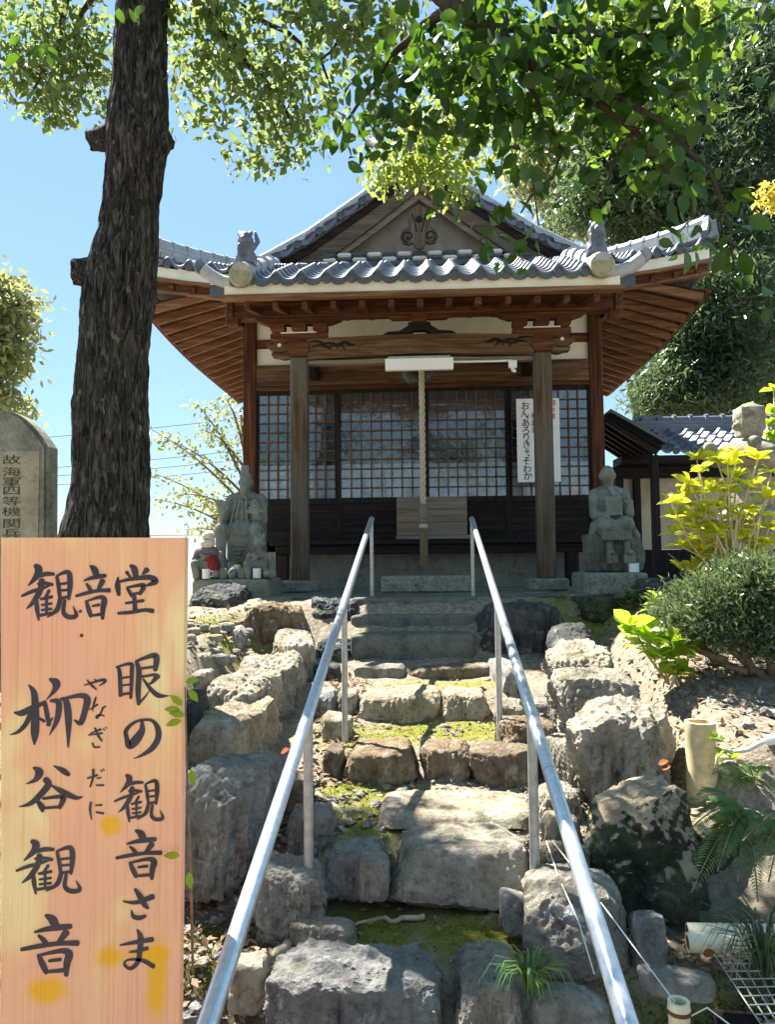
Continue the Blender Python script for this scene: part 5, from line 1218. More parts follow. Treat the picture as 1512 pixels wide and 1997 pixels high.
MB().span(ax0 - .7, ax1, YA + .38, YA + .485, aze - .32, aze - .145).build('wall_beam', 'wood_dark_x', an)
for px in (1212, 1245): MB().span(PX(px - 6, 980, YA + .4), PX(px + 6, 980, YA + .4), YA + .39, YA + .48, GZ - .1, aze - .33).build('post', 'wood_dark_z', an)
# lean-to roof between hall and annex
q = [P(1186, 806, 10.6), P(1292, 868, 10.6), P(1292, 868, 12.0), P(1186, 806, 12.0)]; q[2].x, q[2].z = q[1].x, q[1].z; q[3].x, q[3].z = q[0].x, q[0].z
lt_ = empty('lean_to_roof', (q[0].x + .4, 11.2, GZ), 'dark lean-to roof sloping from the hall side towards the annex', 'roof')
def slab(mb, q, a, b):
    vs = [v + Vector((0, 0, z)) for z in (a, b) for v in q]; mb.add(vs, [(0, 1, 2, 3), (7, 6, 5, 4), (0, 4, 5, 1), (1, 5, 6, 2), (2, 6, 7, 3), (3, 7, 4, 0)])
m = MB(); slab(m, q, -.06, 0); m.build('roof_board', 'wood_dark_y', lt_)
m = MB()
for k in range(8):
    y = 10.55 + k * .2; m.bar((q[0].x, y, q[0].z + .02), (q[1].x + .03, y, q[1].z + .02), .18, .04)
m.build('roof_tile', 'tile_dark', lt_)
m = MB()
for k in range(6): y = 10.65 + k * .25; m.bar((q[0].x, y, q[0].z - .10), (q[1].x - .05, y, q[1].z - .10), .05, .07)
m.build('rafter', 'wood_dark_x', lt_)
MB().span(q[1].x - .12, q[1].x - .02, 10.7, 10.8, GZ, q[1].z - .12).build('post', 'wood_dark_z', lt_)

# ================================================================== INSET SIGN, BUILT AS A BOARD
YS = 2.0
def brush(mb, pts, mp, lay):
    """a brush stroke: smooth centre line with changing width, as a thin solid"""
    p = np.array(pts, float)
    if len(p) == 1: p = np.array([p[0], p[0] + [.5, .5, 0]])
    n = len(p); T = []
    for i in range(n - 1):
        a, b, c, d = p[max(i - 1, 0)], p[i], p[i + 1], p[min(i + 2, n - 1)]
        for t in np.linspace(0, 1, 7)[:-1]:
            T.append(.5 * ((2 * b) + (c - a) * t + (2 * a - 5 * b + 4 * c - d) * t * t + (3 * b - a - 3 * c + d) * t ** 3))
    T.append(p[-1]); T = np.array(T); d = np.gradient(T[:, :2], axis=0); d /= np.linalg.norm(d, axis=1, keepdims=True) + 1e-9; nr = np.stack([-d[:, 1], d[:, 0]], 1)
    w = np.maximum(T[:, 2], 2) / 2 * 1.08
    L = T[:, :2] + nr * w[:, None]; Rr = T[:, :2] - nr * w[:, None]
    cap = lambda c, dd, nn, ww, sg: [c + nn * ww * math.cos(a) * sg + dd * ww * .75 * math.sin(a) for a in np.linspace(0, math.pi, 6)[1:-1]]
    poly = list(L) + cap(T[-1, :2], d[-1], nr[-1], w[-1], 1) + list(Rr[::-1]) + cap(T[0, :2], -d[0], nr[0], w[0], -1)
    k = len(T); y = YS - .0012 - lay * .00004
    vs = [mp(*q, y) for q in poly]
    c1 = len(L); ce = len(poly) - 0; o = []
    fs = []
    nl = len(L); e1 = nl + 4; # end cap indices nl..nl+3 ; right side e1..e1+nl-1 (reversed)
    ri = lambda i: e1 + (nl - 1 - i)
    for i in range(nl - 1): fs.append((i, i + 1, ri(i + 1), ri(i)))
    fs.append(tuple([nl - 1] + list(range(nl, nl + 4)) + [ri(nl - 1)])); fs.append(tuple([ri(0)] + list(range(e1 + nl, e1 + nl + 4)) + [0]))
    b = len(mb.v); mb.v += [tuple(v) for v in vs]; mb.f += [tuple(i + b for i in f) for f in fs]
KAN = [[(280, 258, 35), (305, 285, 58), (290, 340, 48), (225, 415, 12)], [(300, 345, 25), (360, 325, 35), (425, 325, 25)], [(300, 402, 20), (360, 398, 26), (415, 410, 25)], [(172, 500, 20), (250, 465, 28), (330, 440, 25), (400, 412, 15)], [(330, 375, 45), (318, 450, 45), (270, 540, 40), (210, 600, 10)],
       [(288, 530, 25), (292, 600, 36), (305, 690, 16)], [(388, 458, 26), (352, 525, 22)], [(325, 525, 22), (410, 507, 24)], [(330, 572, 18), (408, 560, 20)], [(330, 612, 18), (408, 602, 20)], [(312, 655, 24), (418, 635, 24)], [(368, 510, 22), (368, 645, 20)],
       [(450, 345, 25), (465, 430, 32), (475, 520, 25)], [(450, 338, 16), (540, 310, 36), (555, 400, 42), (545, 525, 22)], [(480, 405, 18), (540, 396, 20)], [(480, 458, 18), (540, 450, 20)], [(470, 520, 20), (550, 505, 24)], [(478, 520, 32), (450, 610, 36), (375, 668, 10)], [(512, 535, 26), (503, 630, 32), (545, 668, 36), (605, 655, 32), (578, 580, 5)]]
OTO = [[(720, 262, 20), (750, 290, 50), (768, 345, 42)], [(668, 378, 14), (720, 358, 28), (785, 345, 35), (835, 338, 30)], [(685, 402, 16), (712, 440, 30), (725, 470, 20)], [(815, 380, 42), (792, 425, 32), (768, 462, 12)], [(605, 500, 22), (690, 476, 28), (780, 458, 26), (868, 455, 34)], [(685, 540, 22), (702, 600, 36), (722, 660, 30)], [(690, 540, 16), (790, 510, 28), (828, 530, 45), (818, 600, 40), (815, 680, 25)], [(735, 580, 18), (788, 570, 22)], [(735, 655, 20), (805, 645, 25)]]
DOU = [[(1040, 258, 25), (1068, 285, 50), (1082, 350, 40)], [(1008, 310, 28), (1036, 350, 18)], [(1168, 292, 45), (1135, 325, 15)], [(938, 350, 12), (935, 420, 42), (945, 490, 26)], [(950, 385, 20), (1060, 362, 30), (1190, 352, 40), (1238, 383, 46), (1185, 410, 25), (1150, 420, 8)], [(1012, 440, 20), (1035, 475, 28), (1045, 505, 18)], [(1010, 432, 16), (1130, 412, 30), (1140, 435, 38), (1112, 485, 25)], [(1045, 485, 18), (1112, 475, 20)], [(1068, 500, 30), (1075, 620, 36)], [(1000, 558, 18), (1140, 537, 25)], [(940, 638, 22), (1040, 630, 28), (1150, 612, 28), (1215, 620, 35)]]
GAN = [[(925, -40, 12), (950, 0, 30), (958, 190, 30)], [(930, -38, 15), (1040, -62, 26), (1048, 0, 32), (1040, 210, 22)], [(970, 50, 15), (1030, 42, 15)], [(970, 110, 15), (1030, 102, 15)], [(965, 182, 20), (1040, 170, 20)], [(1085, -80, 25), (1105, 0, 40), (1098, 150, 40), (1102, 260, 25)], [(1085, -85, 18), (1220, -130, 38), (1245, -100, 46), (1235, -15, 34)], [(1120, -25, 18), (1230, -40, 20)], [(1120, 42, 18), (1235, 22, 22)], [(1105, 250, 22), (1150, 205, 15), (1195, 140, 4)], [(1252, 35, 46), (1205, 90, 20), (1165, 102, 6)], [(1140, 60, 15), (1200, 140, 30), (1262, 190, 36), (1348, 192, 4)]]
NO = [[(1130, 395, 22), (1128, 470, 48), (1080, 545, 68), (1028, 590, 52), (1008, 530, 34), (1002, 470, 32), (1060, 410, 24), (1130, 385, 20), (1210, 390, 25), (1255, 450, 42), (1258, 530, 46), (1210, 610, 42), (1130, 665, 22), (1062, 693, 4)]]
SA = [[(980, 645, 12), (1080, 655, 30), (1215, 608, 42)], [(1075, 550, 22), (1110, 600, 42), (1150, 670, 42), (1178, 702, 18)], [(1045, 715, 8), (1060, 765, 30), (1110, 778, 35), (1155, 762, 24)]]
MA = [[(955, 995, 12), (1060, 975, 28), (1210, 950, 38)], [(1030, 1050, 14), (1100, 1040, 22), (1170, 1020, 30)], [(1090, 870, 10), (1118, 930, 44), (1112, 1040, 40), (1095, 1130, 36), (1040, 1180, 28), (990, 1150, 22), (1010, 1115, 16), (1080, 1108, 22), (1150, 1122, 32), (1222, 1165, 34)]]
YANAGI = [[(225, 105, 10), (268, 170, 46), (278, 300, 56), (275, 480, 62), (270, 580, 12)], [(110, 325, 12), (170, 330, 46), (250, 290, 42), (345, 250, 28)], [(248, 325, 42), (200, 420, 36), (140, 480, 26), (76, 503, 5)], [(305, 370, 18), (350, 395, 24)], [(395, 60, 22), (445, 92, 62), (430, 150, 36), (370, 220, 8)], [(352, 240, 30), (370, 330, 36), (388, 425, 28)], [(378, 425, 28), (415, 370, 12)], [(400, 232, 20), (460, 240, 44), (465, 310, 46), (445, 400, 38), (390, 507, 5)], [(485, 215, 22), (525, 240, 46), (542, 380, 52), (540, 602, 12)], [(505, 215, 20), (640, 190, 36), (692, 220, 52), (675, 310, 46), (640, 408, 40), (590, 385, 12)]]
TANI = [[(265, 765, 18), (310, 800, 62), (280, 860, 36), (203, 895, 5)], [(425, 750, 8), (500, 790, 42), (545, 822, 28)], [(360, 860, 45), (382, 900, 50), (320, 980, 46), (240, 1050, 34), (148, 1078, 5)], [(405, 905, 12), (500, 960, 42), (600, 1005, 32), (657, 997, 6)], [(295, 1030, 26), (330, 1080, 46), (335, 1112, 24)], [(340, 1012, 20), (480, 995, 30), (502, 1010, 45), (472, 1085, 28)], [(345, 1087, 20), (470, 1078, 22)]]
FURI = [[(670, 108, 10), (740, 85, 15), (820, 65, 22), (835, 80, 20), (790, 112, 8)], [(690, 65, 8), (730, 110, 18), (765, 142, 10)], [(750, 62, 8), (775, 75, 15)], [(712, 302, 10), (775, 262, 16)], [(762, 205, 14), (745, 260, 18), (735, 318, 7)], [(810, 290, 10), (840, 275, 12)], [(820, 285, 15), (800, 330, 15), (770, 370, 15), (765, 350, 9), (800, 345, 12), (828, 352, 9)], [(720, 490, 8), (800, 460, 18)], [(705, 505, 12), (812, 490, 15)], [(755, 450, 16), (780, 510, 19), (810, 552, 14)], [(735, 570, 14), (750, 600, 15), (792, 600, 14)], [(820, 455, 9), (832, 465, 10)], [(838, 442, 8), (848, 452, 8)],
        [(695, 850, 12), (772, 825, 18)], [(740, 780, 20), (740, 840, 18), (715, 918, 12)], [(770, 850, 11), (802, 845, 12)], [(765, 905, 12), (822, 905, 16)], [(800, 785, 9), (812, 797, 10)], [(818, 775, 8), (829, 787, 8)], [(722, 1040, 15), (715, 1100, 18), (726, 1177, 8)], [(760, 1065, 12), (810, 1062, 15)], [(765, 1120, 14), (822, 1130, 17)]]
def mp_(y0):
    def f(zx, zy, y): return P(zx / 4.086, y0 + zy / 4.086, y)
    return f
def fit(ch, src, dst):
    (a, b, c, d), (e, f_, g, h_) = src, dst; sx, sy = (g - e) / (c - a), (h_ - f_) / (d - b)
    return [[(e + (x - a) * sx, f_ + (y - b) * sy, w * .92 * (sx + sy) / 2) for x, y, w in s] for s in ch]
sgx = PX(178, 1100, YS)
sg = empty('inset_signboard', (sgx, YS, gz(sgx, YS)), 'inset picture of an orange wooden sign with black brush calligraphy, built as a board left of the steps', 'sign')  # pasted-in inset built as a standing board; its posts are added
c4 = [P(1.5, 1048.5, YS), P(360.5, 1048.5, YS), P(349, 2040, YS), P(0, 2040, YS)]
m = MB(); vs = [v + Vector((0, dy, 0)) for dy in (0, .03) for v in c4]; m.add(vs, [(0, 1, 2, 3), (7, 6, 5, 4), (0, 4, 5, 1), (1, 5, 6, 2), (2, 6, 7, 3), (3, 7, 4, 0)])
m.build('board', 'sign_wood', sg)
lay = 0
FUR = [FURI[0:3], FURI[3:7], FURI[7:13], FURI[13:19], FURI[19:22]]
for chs, y0 in ((KAN, 1040), (OTO, 1040), (DOU, 1040), (GAN, 1310), (NO, 1310), (YANAGI, 1310), (TANI, 1310), *[(q, 1310) for q in FUR], (SA, 1600), (MA, 1600), (fit(KAN, (165, 245, 620, 695), (905, 815, 1308, 1200)), 1310), (fit(KAN, (165, 245, 620, 695), (120, 155, 650, 590)), 1600), (fit(OTO, (600, 250, 880, 690), (920, 70, 1295, 475)), 1600), (fit(OTO, (600, 250, 880, 690), (160, 745, 635, 1245)), 1600)):
    lm = MB()
    for s in chs: brush(lm, s, mp_(y0), lay % 24); lay += 1
    lm.build('brush_character', 'ink', sg)
nh = MB()
for zx, zy, r in ((638, 622, 13), (647, 815, 15)):
    q = mp_(1040)(zx, zy, YS - .001); nh.lathe(q, [(r / 4.086 / F * YS, .0005), (r / 4.086 / F * YS * .9, -.0015), (.0005, -.002)], 12, 'y')
nh.build('nail_head', 'bronze', sg)
for px in (70, 290):
    x = PX(px, 1100, YS + .06); MB().span(x - .03, x + .03, YS + .032, YS + .09, gz(x, YS) - .2, PZ(178, 1080, YS)).build('added_post', 'wood_old_z', sg)
# leaves poking out behind its right edge
ps_ = []
for px, py, a, b in ((345, 1330, 1, .2), (352, 1345, .6, -.6), (336, 1385, -1, .15), (340, 1375, -.6, .6), (338, 1405, -1, -.25), (345, 1395, -.8, .2), (335, 1668, -1, .1), (352, 1700, .2, -1), (356, 1500, .3, -1)): ps_.append((P(px + 16, py, YS - .02), a, b))
sb = empty('shrub_sprig', tuple(P(372, 1700, YS + .12) - Vector((0, 0, .45))), 'thin sprig with a few glossy leaves at the right edge of the signboard', 'plant')
for p, a, b in ps_: put('sprig_leaf', leaf_mesh([tuple(p)], np.array([[a, -.3, b]]), np.array([[.1, -1, .5]]), [.042], .5, 2, .12), 'leaf_fresh', sb)
MB().tube([P(376, 1900, YS + .14), P(372, 1700, YS + .05), P(364, 1500, YS - .005), P(361, 1340, YS - .01)], [.004, .004, .003, .002], 6).build('stem', 'twig', sb)
leaf('leaf_mid', [(0.03, 0.075, 0.012), (0.06, 0.12, 0.02), (0.1, 0.16, 0.03)], (0.3, 0.45, 0.04), 0.35, 0.45)
# ================================================================== TREES
def tree_leaves(blobs, size, mat, parent, name='foliage', width=.55, det=1, tipb=(0, 0, -.7), norb=(0, -.2, .5), jit=.35):
    pos = []; sz = []
    for b in blobs:
        c, r, n = b[0], b[1], b[2]
        # leaves sit in small sprays inside the blob
        ns = max(1, n // 9); cc = rng.normal(size=(ns, 3)); cc /= np.linalg.norm(cc, axis=1, keepdims=True); cc *= rng.random((ns, 1)) ** (1 / 2.4)
        k = rng.integers(0, ns, n); q = cc[k] * np.array(r) + rng.normal(size=(n, 3)) * size * .85 * np.array([1, 1, .75]) + np.array(c)
        pos.append(q); sz.append(size * rng.uniform(.65, 1.2, n))
    pos = np.concatenate(pos); n = len(pos)
    me = leaf_mesh(pos, rdir(n, tipb), rdir(n, norb), np.concatenate(sz), width, det, .12)
    return put(name, me, mat, parent)
def pblob(px, py, rx, ry, Y, dep, n): 
    k = Y / F; c = P(px, py, Y); return (tuple(c), (rx * k, dep, ry * k), n)

# --- the trunk by the steps and its overhanging crown
YT = 4.5
prof = [(-60, 226, 334), (0, 224, 331), (100, 219, 328), (180, 213, 325), (240, 204, 326), (280, 203, 331), (330, 202, 320), (400, 199, 313), (460, 188, 311), (510, 172, 309), (560, 162, 305), (620, 155, 299), (700, 148, 292), (800, 141, 290), (860, 138, 292), (920, 138, 293), (1000, 128, 289), (1060, 112, 291), (1150, 96, 300), (1260, 70, 320), (1340, 40, 345)]
tz, tx, tr = [], [], []
for py, a, b in prof:
    L, Rr = P(a, py, YT + .2), P(b, py, YT + .2); tz.append((L.z + Rr.z) / 2); tx.append((L.x + Rr.x) / 2); tr.append((Rr.x - L.x) / 2)
tz, tx, tr = (np.array(v)[::-1] for v in (tz, tx, tr))
tzb = tz[0]
tree = empty('overhanging_tree', (float(np.interp(1.1, tz, tx)), YT + .2, float(gz(-1.85, YT))), 'big tree with rough grey trunk and branches hanging over the hall', 'tree')
m = MB(); NR, NS = 260, 120; ztop = 7.4
def trunk_c(z):
    if z < tz[-1]: return float(np.interp(z, tz, tx)), float(np.interp(z, tz, tr))
    u = z - tz[-1]; return float(tx[-1] + .05 * u), float(tr[-1] * (1 - .12 * u))
for i in range(NR):
    z = tzb - .1 + (ztop - tzb + .1) * i / (NR - 1); x, r = trunk_c(z)
    for k in range(NS):
        a = 2 * math.pi * k / NS; d = Vector((math.cos(a), math.sin(a), 0))
        q = Vector((d.x * 8.5 + .3 * z, d.y * 8.5, z * 2.6)); rd = noise.ridged_multi_fractal(q, .8, 2.1, 4, .8, 2.0, noise_basis='PERLIN_ORIGINAL')
        dr = .016 * (rd - 1.0) + .018 * fbm(Vector((d.x, d.y, z * 1.2)), 3, 1.6); m.v.append((x + d.x * (r + dr - .012), YT + .2 + d.y * (r + dr - .012), z))
for i in range(NR - 1):
    for k in range(NS): m.f.append((i * NS + k, i * NS + (k + 1) % NS, (i + 1) * NS + (k + 1) % NS, (i + 1) * NS + k))
tk = m.build('trunk', 'bark', tree, smooth=True)
def stub(px, py, px2, py2, r0, r1, dy=0.0):
    a, b = P(px, py, YT + .2), P(px2, py2, YT + .18 + dy); d = b - a; n = 9
    m = MB(); m.tube([a + d * t for t in np.linspace(-.3, 1, n)] , [r1 + (r0 - r1) * (1 - k / (n - 1)) ** 1.6 for k in range(n)], 22)
    m.v = [tuple(Vector(q) + (Vector(q) - a).normalized() * .012 * fbm(Vector(q), 4, 16)) for q in m.v]
    return m.build('cut_branch_stub', 'bark', tk, autosmooth=45)
stub(236, 266, 174, 275, .15, .062); stub(300, 276, 330, 272, .17, .066); stub(215, 535, 143, 530, .19, .080, -.03); stub(262, 655, 283, 640, .03, .012, -.2)
# limbs
def limb(pts, r0, r1, mat='branch_dark', name='branch', seg=8):
    n = len(pts); P_ = [Vector(p) for p in pts]; o = []
    for i in range(n - 1):
        for t in (0, .33, .66):
            a, b, c, d = P_[max(i - 1, 0)], P_[i], P_[i + 1], P_[min(i + 2, n - 1)]
            o.append(.5 * ((2 * b) + (c - a) * t + (2 * a - 5 * b + 4 * c - d) * t * t + (3 * b - a - 3 * c + d) * t ** 3))
    o.append(P_[-1]); k = len(o)
    o = [q + Vector((fbm(q, 2, 5), fbm(q + Vector((9, 0, 0)), 2, 5), fbm(q + Vector((0, 9, 0)), 2, 5))) * .03 for q in o]
    return MB().tube(o, [r0 + (r1 - r0) * (i / (k - 1)) ** .8 for i in range(k)], seg).build(name, mat, tree, smooth=True)
tb = Vector((trunk_c(5.9)[0], YT + .2, 5.9)); tb2 = Vector((trunk_c(6.6)[0], YT + .2, 6.6))
limb([tb, Vector((-.7, 4.0, 5.9)), P(820, -60, 3.6), P(900, 20, 3.5), P(1000, 95, 3.4), P(1110, 168, 3.35), P(1240, 250, 3.3), P(1330, 390, 3.25)], .075, .006)
limb([P(1000, 95, 3.4), P(1040, 190, 3.4), P(1090, 300, 3.45), P(1020, 420, 3.4)], .016, .004)
limb([P(940, 50, 3.45), P(1120, 60, 3.3), P(1300, 70, 3.2), P(1420, 20, 3.1)], .022, .006)
limb([P(880, 5, 3.5), P(800, 80, 3.7), P(730, 160, 3.8), P(660, 250, 3.9)], .03, .006)
limb([P(1110, 168, 3.35), P(1250, 210, 3.2), P(1380, 330, 3.15), P(1430, 480, 3.15), P(1440, 590, 3.15)], .014, .002)
limb([P(1240, 250, 3.3), P(1190, 330, 3.3), P(1170, 400, 3.3)], .012, .004)
limb([tb2, Vector((-1.0, 5.4, 6.6)), P(360, -60, 4.95), P(430, 60, 4.95), P(510, 150, 5.0), P(590, 260, 5.1)], .08, .008)
limb([P(360, -60, 4.95), P(480, 20, 4.95), P(600, 90, 5.0), P(650, 180, 5.0)], .03, .006)
limb([P(700, -40, 4.75), P(700, 30, 4.75), P(620, 120, 4.75)], .03, .006)
limb([tb2, Vector((-2.4, 5.4, 6.4)), P(140, -40, 5.8), P(110, 80, 5.8), P(60, 180, 5.9)], .07, .008)
limb([P(200, -30, 5.8), P(150, 60, 5.9), P(180, 150, 6.0)], .03, .006)
limb([tb2, Vector((-.6, 6.4, 6.6)), P(760, -30, 7.2), P(800, 200, 7.4), P(790, 330, 7.5)], .06, .008)
# crown near the lens: large dark leaves
B = []
for px, py, rx, ry, Y, n in ((930, 60, 120, 90, 3.5, 300), (1060, 60, 130, 90, 3.4, 380), (1180, 90, 120, 90, 3.3, 380), (1290, 90, 90, 100, 3.2, 280), (1010, 170, 120, 80, 3.45, 330), (1130, 190, 110, 60, 3.3, 250), (1260, 190, 90, 70, 3.25, 220), (1330, 60, 80, 70, 3.1, 120), (880, 150, 90, 80, 3.6, 200), (800, 110, 90, 70, 3.7, 160), (760, 200, 80, 50, 3.8, 110), (700, 245, 55, 40, 3.9, 60),
                             (950, 220, 80, 50, 3.5, 95), (1030, 270, 60, 35, 3.45, 40), (1015, 360, 40, 45, 3.4, 34), (1010, 445, 34, 36, 3.4, 26), (915, 395, 28, 22, 3.4, 11), (1190, 330, 50, 40, 3.3, 30), (1290, 290, 60, 50, 3.25, 48), (1180, 375, 34, 22, 3.3, 11), (1330, 380, 50, 50, 3.2, 48), (1385, 440, 45, 35, 3.15, 26), (1430, 500, 28, 40, 3.12, 16), (1445, 575, 22, 22, 3.1, 7), (1370, 120, 30, 60, 3.1, 26), (1490, 60, 40, 50, 3.0, 22), (1500, 180, 16, 40, 3.0, 9), (770, 260, 60, 35, 3.9, 46), (250, 20, 40, 20, 3.5, 12), (20, 30, 40, 40, 3.3, 18), (640, 240, 12, 25, 3.9, 5)): B.append(pblob(px, py, rx, ry, Y, .32, n))
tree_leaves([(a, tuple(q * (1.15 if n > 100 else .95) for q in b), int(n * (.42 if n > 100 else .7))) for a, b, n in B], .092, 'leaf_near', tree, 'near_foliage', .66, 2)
B = []
for px, py, rx, ry, Y, n in ((60, 50, 90, 60, 5.9, 520), (150, 60, 80, 80, 5.9, 520), (110, 140, 90, 60, 6.0, 520), (60, 190, 50, 30, 6.0, 200), (120, 200, 40, 22, 6.0, 110), (185, 140, 40, 60, 6.0, 200), (30, 120, 40, 60, 5.9, 200), (200, 205, 20, 18, 6.1, 40), (380, 40, 60, 60, 5.8, 330), (470, 40, 70, 50, 5.8, 330), (420, 120, 60, 50, 5.9, 240), (345, 190, 22, 22, 5.9, 40), (390, 190, 40, 30, 5.9, 90), (500, 140, 60, 40, 5.9, 190), (560, 170, 70, 40, 6.0, 210), (520, 220, 70, 30, 6.0, 150), (580, 240, 60, 45, 6.0, 210), (480, 270, 50, 30, 6.0, 100), (560, 285, 40, 22, 6.0, 70), (625, 160, 30, 40, 5.8, 90), (640, 30, 60, 50, 5.6, 220), (700, 70, 60, 40, 5.6, 190), (590, 15, 70, 22, 5.6, 120), (760, 30, 60, 50, 5.4, 200), (330, 110, 20, 50, 5.9, 70), (820, 140, 60, 60, 5.4, 120), (725, 240, 60, 45, 5.6, 110)): B.append(pblob(px, py, rx, ry, Y - (.9 if px > 330 else 0), .34, int(n * 1.1)))
tree_leaves([(a, tuple(q * 1.2 for q in b), int(n * .85)) for a, b, n in B], .086, 'leaf_crown', tree, 'crown_foliage', .58, 1)
B = []
for px, py, rx, ry, Y, n in ((790, 320, 70, 42, 7.5, 520), (870, 300, 70, 60, 7.5, 480), (740, 345, 28, 22, 7.5, 120), (880, 370, 40, 22, 7.4, 110), (950, 260, 60, 60, 7.3, 300), (840, 230, 60, 50, 7.3, 260), (1240, 30, 110, 40, 6.5, 520), (1370, 30, 60, 40, 6.4, 320), (1120, 40, 100, 50, 6.6, 300)): B.append(pblob(px, py, rx, ry, Y, .35, n))
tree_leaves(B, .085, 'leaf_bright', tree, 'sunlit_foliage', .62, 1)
B = []
for px, py, rx, ry, Y, n in ((960, 110, 110, 80, 5.6, 330), (1100, 160, 110, 90, 5.7, 360), (1240, 130, 90, 80, 5.5, 280), (960, 220, 70, 30, 5.8, 90), (1200, 240, 60, 30, 5.8, 60), (1330, 210, 60, 70, 5.4, 150), (1400, 60, 80, 50, 5.4, 150)): B.append(pblob(px, py, rx, ry, Y, .4, n))
tree_leaves(B, .10, 'leaf_mid', tree, 'inner_foliage', .6, 1)
# the crown above the picture, which shades the near branches
B = []
for c, r, n in (((-1.6, 4.6, 7.6), (1.6, 1.3, .9), 700), ((.2, 3.6, 6.2), (1.2, .9, .7), 420), ((1.2, 4.6, 6.6), (1.3, 1.0, .8), 420), ((-.2, 5.3, 7.6), (1.5, 1.2, .9), 420), ((-3.2, 4.6, 6.6), (1.2, 1.1, .9), 260), ((1.0, 3.3, 5.2), (.9, .6, .45), 200), ((1.8, 4.2, 5.4), (.6, .6, .5), 140)): B.append((c, r, n))
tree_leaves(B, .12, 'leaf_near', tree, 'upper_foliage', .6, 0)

# --- background trees
def bg_tree(name, label, cat, base, top, crown, size, mat, group=None, tr=.16, width=.22, det=0, limbs=6, tip=(0, 0, -.6), trunk_mat='branch_dark', seedv=0):
    rg = random.Random(seedv or int(base[0] * 100 + base[1] * 7)); o = empty(name, base, label, cat, group)
    b = Vector(base); t = Vector(top); m = MB()
    pts = [b.lerp(t, k / 6) + Vector((rg.uniform(-.15, .15), rg.uniform(-.1, .1), 0)) * (k > 0) for k in range(7)]
    m.tube(pts, [tr * (1 - .12 * k) for k in range(7)], 10); m.build('trunk', trunk_mat, o, smooth=True)
    for k in range(limbs):
        c = crown[k % len(crown)]; a = b.lerp(t, rg.uniform(.35, .95)); e = Vector(c[0]) + Vector((rg.uniform(-.5, .5) * c[1][0], rg.uniform(-.5, .5) * c[1][1], rg.uniform(-.4, .4) * c[1][2])); mid = a.lerp(e, .5) + Vector((0, 0, .25))
        MB().tube([a, mid, e], [tr * .35, tr * .2, tr * .06], 6).build('branch', trunk_mat, o, smooth=True)
    tree_leaves(crown, size, mat, o, 'crown', width, det, tip, (0, -.3, .3)); return o
G = 'trees behind the hall on the right'
def bb(l, Y, dep, n, gx=1): return [pblob(a, b, c, d, Y, dep, int(e * n)) for a, b, c, d, e in l]
bg_tree('evergreen_tree', 'tall dark evergreen filling the right edge above the annex', 'tree', (9.0, 17, 0.5), (9.2, 17.2, 11), bb([(1450, 250, 90, 130, 1), (1440, 450, 90, 120, 1), (1470, 620, 80, 110, 1), (1400, 700, 90, 80, .8), (1480, 90, 70, 110, .8), (1400, 350, 50, 90, .6), (1490, 760, 60, 60, .5), (1560, 300, 100, 260, .7), (1450, 170, 70, 60, .6), (1400, 560, 60, 60, .6)], 16.5, 1.5, 4200), .24, 'leaf_back', G, .3)
bg_tree('evergreen_tree', 'grey green leafy tree rising right behind the hall roof', 'tree', (5.2, 18.5, 0.3), (5.4, 18.6, 9), bb([(1200, 330, 90, 90, 1), (1280, 250, 90, 110, 1), (1130, 390, 50, 50, .4), (1240, 420, 90, 60, .9), (1330, 380, 80, 90, .9), (1330, 150, 70, 100, .7), (1150, 280, 60, 60, .4), (1220, 190, 80, 80, .7), (1300, 60, 110, 70, .8), (1150, 180, 70, 70, .4)], 18, 1.4, 4200), .21, 'leaf_back', G, .22, width=.3)
bg_tree('evergreen_tree', 'dark lower tree with hanging branches between hall eave and annex', 'tree', (6.4, 15.5, 0.8), (6.2, 15.4, 6), bb([(1360, 560, 60, 60, .8), (1330, 660, 60, 60, .9), (1300, 740, 55, 45, .7), (1390, 760, 60, 45, .9), (1370, 640, 70, 60, .7), (1450, 560, 60, 60, .6), (1270, 775, 30, 25, .25), (1440, 720, 60, 70, .6), (1310, 590, 40, 40, .5), (1420, 640, 70, 80, .7), (1330, 790, 70, 22, .5)], 15, 1.0, 3400), .19, 'leaf_back', G, .18)
bg_tree('bright_tree', 'pale sunlit tree seen just right of the roof ridge', 'tree', (3.8, 21, 0), (3.8, 21, 9.5), bb([(1080, 340, 70, 60, .9), (1120, 400, 60, 50, .8), (1020, 320, 50, 60, .5), (1170, 420, 40, 30, .4), (1060, 260, 60, 60, .5)], 21, 1.2, 1500), .24, 'leaf_pale', None, .16, width=.45)
bg_tree('maple_tree', 'maple branch with orange yellow autumn leaves at the right edge', 'tree', (5.9, 10.2, 1.2), (5.9, 10.2, 5.6), bb([(1508, 372, 22, 12, .2), (1535, 385, 30, 20, .3), (1500, 392, 16, 8, .12)], 10, .3, 600), .10, 'leaf_maple', None, .07, width=.6, det=1, limbs=4)
bg_tree('round_tree', 'pale green tree standing far away at the left edge', 'tree', (-9.6, 16.5, -1), (-9.4, 16.5, 6.5), bb([(0, 560, 38, 32, .8), (10, 620, 40, 40, 1), (0, 690, 36, 36, 1), (-20, 750, 40, 40, 1), (28, 590, 24, 20, .4), (-70, 640, 70, 110, 1.2), (22, 665, 20, 20, .3), (5, 790, 20, 14, .2)], 16, 1.0, 900), .22, 'leaf_pale', None, .16, width=.45)
